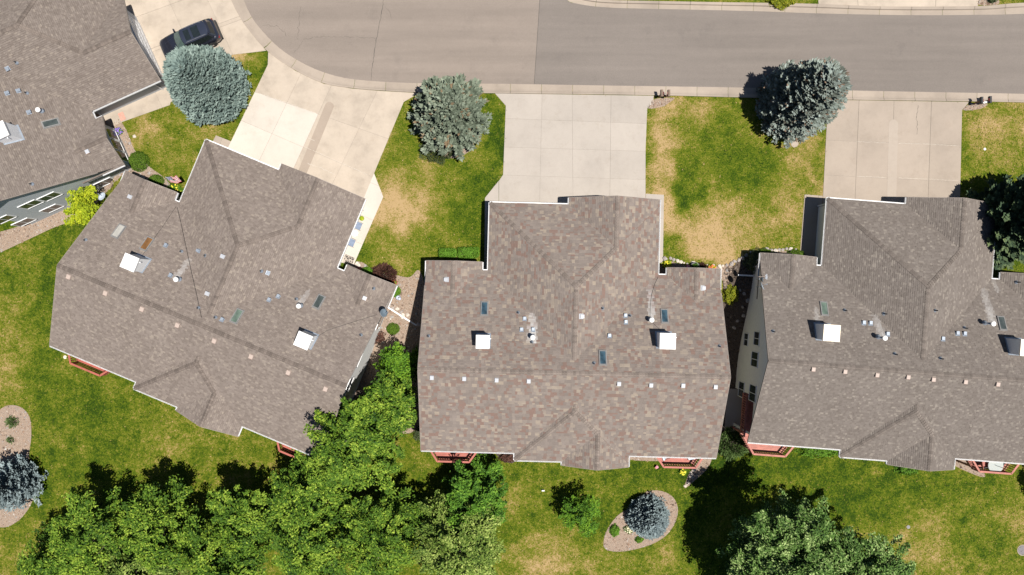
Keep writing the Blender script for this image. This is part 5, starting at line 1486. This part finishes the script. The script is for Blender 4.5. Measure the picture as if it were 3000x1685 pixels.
def pot(label, px, py, r, hgt, potm, z0=.03, plant=None, bloom=None, seed=0, name='flower_pot', cat='pot'):
    g = G(px, py)
    root = empty(name, (g.x, g.y, g.z + z0)); tag(root, label, cat)
    MB().lathe([(r * .65, 0), (r * .95, hgt * .85), (r * 1.05, hgt * .87), (r * 1.05, hgt), (r * .9, hgt), (r * .85, hgt * .85), (0, hgt * .85)], 16).build('pot', potm, root, False)
    q = np.random.default_rng(seed)
    n = 260; d = unit(q.normal(size=(n, 3))); d[:, 2] = np.abs(d[:, 2])
    npmesh('plant', leaf_quads(d * r * .95 * q.uniform(.4, 1, n)[:, None] + np.array([0, 0, hgt * .9]), unit(d + np.array([0, 0, .6])), .09, .06, q), 4, plant or L_DEEP, root, q.uniform(.2, .9, n))
    if bloom:
        mb = MB()
        for k in range(26):
            a = q.uniform(0, 6.28); u = q.uniform(0, .9); mb.lathe([(0, 0), (.05, .02), (.05, .03), (.01, .045)], 6, (math.cos(a) * u * r, math.sin(a) * u * r, hgt + .08 * (1 - u) + .05))
        mb.build('blooms', bloom, root)
pot('green potted plant on the pale walk', 1062, 641, .2, .3, greenpot, plant=L_LIME, seed=1)
pot('red flower pot at the end of the pale walk', 1052, 793, .24, .32, terra, bloom=F_RED, seed=2)
pot('red flower pot between the barberry and the clipped mound', 1157, 828, .25, .32, terra, bloom=F_RED, seed=3)
pot('small pink pot on the lawn by the patio deck', 1922, 1366, .13, .2, terra, bloom=F_PNK, seed=4)
pot('black planter bowl behind the stone edging', 2033, 781, .34, .38, M['darkpipe'], plant=L_DEEP, seed=5)
pot('small red pot left of the black planter bowl', 2013, 782, .14, .2, terra, bloom=F_PNK, seed=6)
def rect(name, label, cat, h, u0, u1, v0, v1, z, mat, thick=.015):
    ox, oy, a = HOUSES[h]
    cx, cy = to_world(h, (u0 + u1) / 2, (v0 + v1) / 2)
    o = box(name, mat, None, -(u1 - u0) / 2, (u1 - u0) / 2, -(v1 - v0) / 2, (v1 - v0) / 2, 0, thick)
    o.location = (cx, cy, z); o.rotation_euler = (0, 0, R(a)); return tag(o, label, cat)
p = P(1021, 762, .05); u, v = to_local(1, p.x, p.y); rect('doormat', 'dark scrolled doormat at the end of the pale walk', 'mat', 1, u - .42, u + .42, v - .36, v + .36, .036, matm)
p = P(357, 341, .05); u, v = to_local(0, p.x, p.y); rect('doormat', 'pink doormat on the walk of the blue grey house', 'mat', 0, u - .33, u + .33, v - .22, v + .22, .036, simple('pink mat', (.45, .22, .17), .9))
rect('outdoor_rug', 'pale speckled rug on the left deck of the red brown house', 'rug', 2, -10.7, -7.9, -7.4, -4.6, .123, rugm)
rect('outdoor_rug', 'pale speckled rug on the deck with the cushioned chairs', 'rug', 2, 8.2, 10.5, -7.5, -4.6, .123, rugm)
def table_box(label, h, u, v, z, w, d, mat, hgt=.45):
    ox, oy, a = HOUSES[h]; x, y = to_world(h, u, v)
    t = empty('patio_table', (x, y, z), R(a)); tag(t, label, 'table')
    box('table_top', mat, t, -w / 2, w / 2, -d / 2, d / 2, hgt - .04, hgt)
    for sx in (-1, 1):
        for sy in (-1, 1): box('leg', M['darkpipe'], t, sx * (w / 2 - .06) - .025, sx * (w / 2 - .06) + .025, sy * (d / 2 - .06) - .025, sy * (d / 2 - .06) + .025, 0, hgt - .041)
table_box('blue grey low table between the two cushioned chairs', 2, 9.3, -7.05, .138, .8, .7, tblue)
table_box('glass topped table on the pale rug of the left deck', 2, -9.2, -6.6, .138, 1.0, .8, M['sky_glass_white'])
for (u, v, d, lb) in ((8.35, -7.15, -40, 'left cushioned chair on the patio deck'), (10.35, -7.2, -140, 'right cushioned chair on the patio deck')):
    x, y = to_world(2, u, v); chair(lb, (x, y, .138), R(HOUSES[2][2] + d + 60), wick, wick, .6, .6, True, 'cushioned deck chairs')
tile = bpy.data.materials.new('mosaic table top'); tile.use_nodes = True
tn_ = tile.node_tree; br = tn_.nodes.new('ShaderNodeTexBrick'); br.inputs['Scale'].default_value = 9; br.offset = 0
br.inputs['Color1'].default_value = (.22, .26, .26, 1); br.inputs['Color2'].default_value = (.30, .29, .25, 1); br.inputs['Mortar'].default_value = (.12, .16, .18, 1); br.inputs['Brick Width'].default_value = .5
tc = tn_.nodes.new('ShaderNodeTexCoord'); tn_.links.new(tc.outputs['Object'], br.inputs['Vector']); tn_.links.new(br.outputs[0], tn_.nodes['Principled BSDF'].inputs['Base Color'])
p = P(2918, 1364, .85); t = empty('round_table', (p.x, p.y, .12)); tag(t, 'round mosaic table with closed umbrella pole on the faded deck', 'table')
MB().lathe([(0, .68), (.62, .68), (.64, .70), (.62, .72), (0, .72)], 32).build('table_top', tile, t); MB().lathe([(.3, 0), (.3, .03), (.04, .05), (.04, .68)], 12).build('pedestal', M['darkpipe'], t)
MB().tube([(0, 0, .72), (.12, -.03, 1.5)], .02, 6).build('pole', M['darkpipe'], t)
p = P(2884, 1358, .5); chair('dark metal chair left of the round mosaic table', (p.x, p.y, .12), R(10), M['deckred'], M['darkpipe'], .5, .5)
def dish(label, p, aim, mat, r=.36):
    root = empty('satellite_dish', p); tag(root, label, 'satellite dish')
    d = Vector(aim).normalized(); rot = d.to_track_quat('Z', 'Y').to_matrix().to_4x4()
    prof = [(0.001, 0), (r * .35, .012), (r * .7, .045), (r, .1), (r, .112), (r * .7, .06), (r * .35, .028), (0.001, .015)]
    o = MB().lathe(prof, 24).build('reflector', mat, root, True); o.matrix_local = rot; o.scale = (.88, 1, 1)
    tip = d * .5 + Vector((0, 0, -.12))
    MB().tube([d * .02 + Vector((0, 0, -r * .8)), tip], .015, 6).build('feed_arm', M['metal'], root); MB().tube([tip - d * .06, tip + d * .05], .035, 8).build('receiver', M['metal'], root)
    MB().tube([-d * .02, -d * .12, -d * .12 + Vector((0, 0, -.75))], .025, 6).build('mast', M['metal'], root)
dgrey = simple('blue grey dish paint', (.10, .13, .155), .45); dlight = simple('pale dish paint', (.40, .45, .49), .45)
dish('pale satellite dish on the left front edge of the taupe roof', P(301, 577, 3.8), (-.3, .35, .75), dlight, .38)
dish('blue grey satellite dish on the right edge of the taupe roof', P(1122, 917, 4.4), (.75, .1, .6), dgrey, .37)
dish('pale satellite dish on the left edge of the grey roof', P(2230, 839, 4.2), (.85, .35, .35), dlight, .37)
dish('edge on satellite dish above the drain pipe of the grey roof', P(2229, 817, 3.6), (.95, .15, .2), dgrey, .32)
def drain(label, pts, mat):
    o = empty('drain_pipe', (0, 0, 0)); tag(o, label, 'pipe')
    for a, b in zip(pts, pts[1:]): MB().bar(a, b, .12, .09).build('pipe_section', mat, o)
ga = G(1133, 897, .25); gb = G(1195, 937, .15); gc = G(1220, 953, .1); drain('white drain pipe lying across the stone bed', [ga, gb, gc], M['white'])
ga = G(2228, 811, .3); gb = G(2200, 808, .2); gc = G(2160, 806, .15); drain('grey drain pipe running from the wall of the grey house', [ga, gb, gc], M['white'])
root = empty('tv_antenna', P(2247, 811, 4.4)); tag(root, 'small antenna above the left eave of the grey house', 'antenna')
MB().tube([(-.6, 0, -.2), (0, 0, 0)], .02, 6).build('mast', M['vent_tan'], root); MB().bar((-.02, -.22, .02), (-.02, .22, .02), .03).bar((-.1, -.16, .02), (-.1, .16, .02), .03).bar((-.12, 0, .02), (.04, 0, .02), .03).build('elements', M['metal'], root)
def mailbox(label, px, py, mat, group, side_):
    p = P(px, py, 1.15)
    root = empty('mailbox', (p.x, p.y, .0)); tag(root, label, 'mailbox', group)
    V = []; F = []; w = .11; n = 9
    prof = [(-w, 0)] + [(-w * math.cos(math.pi * k / 6), .14 + w * math.sin(math.pi * k / 6)) for k in range(7)] + [(w, 0)]; n = len(prof)
    for y in (-.27, .27): V += [(x, y, .98 + z) for x, z in prof]
    F = [(i, (i + 1) % n, n + (i + 1) % n, n + i) for i in range(n)] + [tuple(range(n))[::-1], tuple(range(n, 2 * n))]
    mesh('box', V, F, mat, root); box('door', mat, root, -.1, .1, .271, .285, .99, 1.19); box('flag', terra, root, side_ * .115, side_ * .13, -.1, .1, 1.1, 1.16)
    box('post', M['post'], root, -.05, .05, -.05, .05, -.1, .979); MB().box(min(side_ * .05, side_ * .40), max(side_ * .05, side_ * .40), -.2, -.1, .9, .96).build('crossbar', M['white'] if mat is not brownmb else M['post'], root)
brownmb = simple('brown mailbox', (.15, .105, .075), .6, var=.15); blackmb = simple('black mailbox', (.022, .022, .024), .5)
mailbox('left brown mailbox at the street', 1939, 273, brownmb, 'brown mailbox pair', 1); mailbox('right brown mailbox at the street', 1960, 273, brownmb, 'brown mailbox pair', -1)
mailbox('left black mailbox at the street', 2877, 294, blackmb, 'black mailbox pair', 1); mailbox('right black mailbox at the street', 2902, 292, blackmb, 'black mailbox pair', -1)
# striped flag on a slanted pole
a = P(489, 546, .4); b = P(485, 519, 2.5)
root = empty('flag', a); tag(root, 'striped flag on a slanted pole beside the clipped mound', 'flag')
MB().tube([(0, 0, -.5), Vector(b) - Vector(a)], .02, 6).build('pole', M['white'], root)
fr = simple('flag red', (.30, .012, .02), .8); fw = simple('flag white', (.48, .44, .43), .8); fb = simple('flag blue', (.02, .03, .10), .8)
e = Vector(P(517, 516, 2.15)) - Vector(a); s0 = Vector(b) - Vector(a)
dn = Vector((.12, -.28, -.38))
for k in range(13):
    V = []; F = []
    for i in range(11):
        t = i / 10; wv = Vector((0, 0, .07 * math.sin(t * 9))) + Vector((0, .05 * math.sin(t * 7 + 1), 0))
        t0 = (.42 if k < 7 else 0) + t * (.58 if k < 7 else 1)
        base_ = s0.lerp(e, t0) + wv
        V += [base_ + dn * (k / 13) * 1.5, base_ + dn * ((k + 1) / 13) * 1.5]
        if i: F.append((2 * i - 2, 2 * i, 2 * i + 1, 2 * i - 1))
    mesh('stripe', V, F, fr if k % 2 == 0 else fw, root)
V = []; F = []
for i in range(6):
    t = i / 5 * .42; base_ = s0.lerp(e, t); V += [base_, base_ + dn * 7 / 13 * 1.5]
    if i: F.append((2 * i - 2, 2 * i, 2 * i + 1, 2 * i - 1))
can = mesh('canton', V, F, fb, root)
mb = MB()
for i in range(4):
    for j in range(3):
        q = s0.lerp(e, .42 * (i + .5) / 4) + dn * (7 / 13 * 1.5 * (j + .5) / 3) + Vector((0, 0, .012)); mb.lathe([(.0, 0), (.03, .004), (.0, .008)], 5, q)
mb.build('stars', fw, can)
# ornament, utility lids, boxes
g = G(1168, 872); o = empty('garden_ornament', g); tag(o, 'blue and white garden ornament on the stone bed', 'ornament')
orn = simple('blue white glaze', (.42, .45, .55), .3, var=.3, scale=8)
MB().lathe([(.1, 0), (.2, .12), (.22, .25), (.15, .4), (.06, .45)], 14).build('body', orn, o, True); MB().lathe([(.02, 0), (.13, .06), (.14, .15), (.08, .25), (.01, .28)], 12, (.16, -.08, .42)).build('head', orn, o, True)
def lid(label, px, py, r, mat, name='utility_lid', h_=.03):
    g = G(px, py); o = empty(name, g); tag(o, label, 'lid')
    MB().lathe([(r * 1.15, -.05), (r * 1.15, h_ * .6), (r * 1.02, h_ * .7), (r * 1.0, h_ * .4)], 20).build('ring', M['curb'], o); MB().lathe([(r, -.02), (r, h_ * .8), (r * .2, h_), (0, h_)], 20).build('cover', mat, o)
lid('round grey manhole lid in the dry lawn at the bottom right', 2996, 1612, .42, simple('iron lid', (.13, .115, .12), .7))
lid('small white sprinkler lid in the far right lawn', 2885, 437, .1, M['white'])
lid('small grey valve lid on the back lawn', 2661, 1544, .14, simple('grey lid', (.16, .16, .17), .7))
lid('round lid in the dry patch by the blue spruce', 2328, 421, .28, M['patch_pale'])
g = G(1591, 1436); o = empty('lawn_marker', g); tag(o, 'small white marker post on the back lawn', 'marker'); box('stake', M['metal'], o, -.02, .02, -.02, .02, -.1, .18); box('plate', M['white'], o, -.12, .12, -.05, .05, .18, .21)
g = P(193, 1046, .6); o = empty('hose_bib_fish', g); o.name = 'bird_feeder'; tag(o, 'cream bird feeder hanging left of the taupe house deck', 'feeder')
MB().lathe([(.02, -.05), (.1, 0), (.11, .12), (.15, .13), (.02, .22)], 10).build('hopper', M['chim_cap3'], o); MB().tube([(0, 0, .2), (.45, -.05, .25)], .012, 5).build('bracket', M['darkpipe'], o)
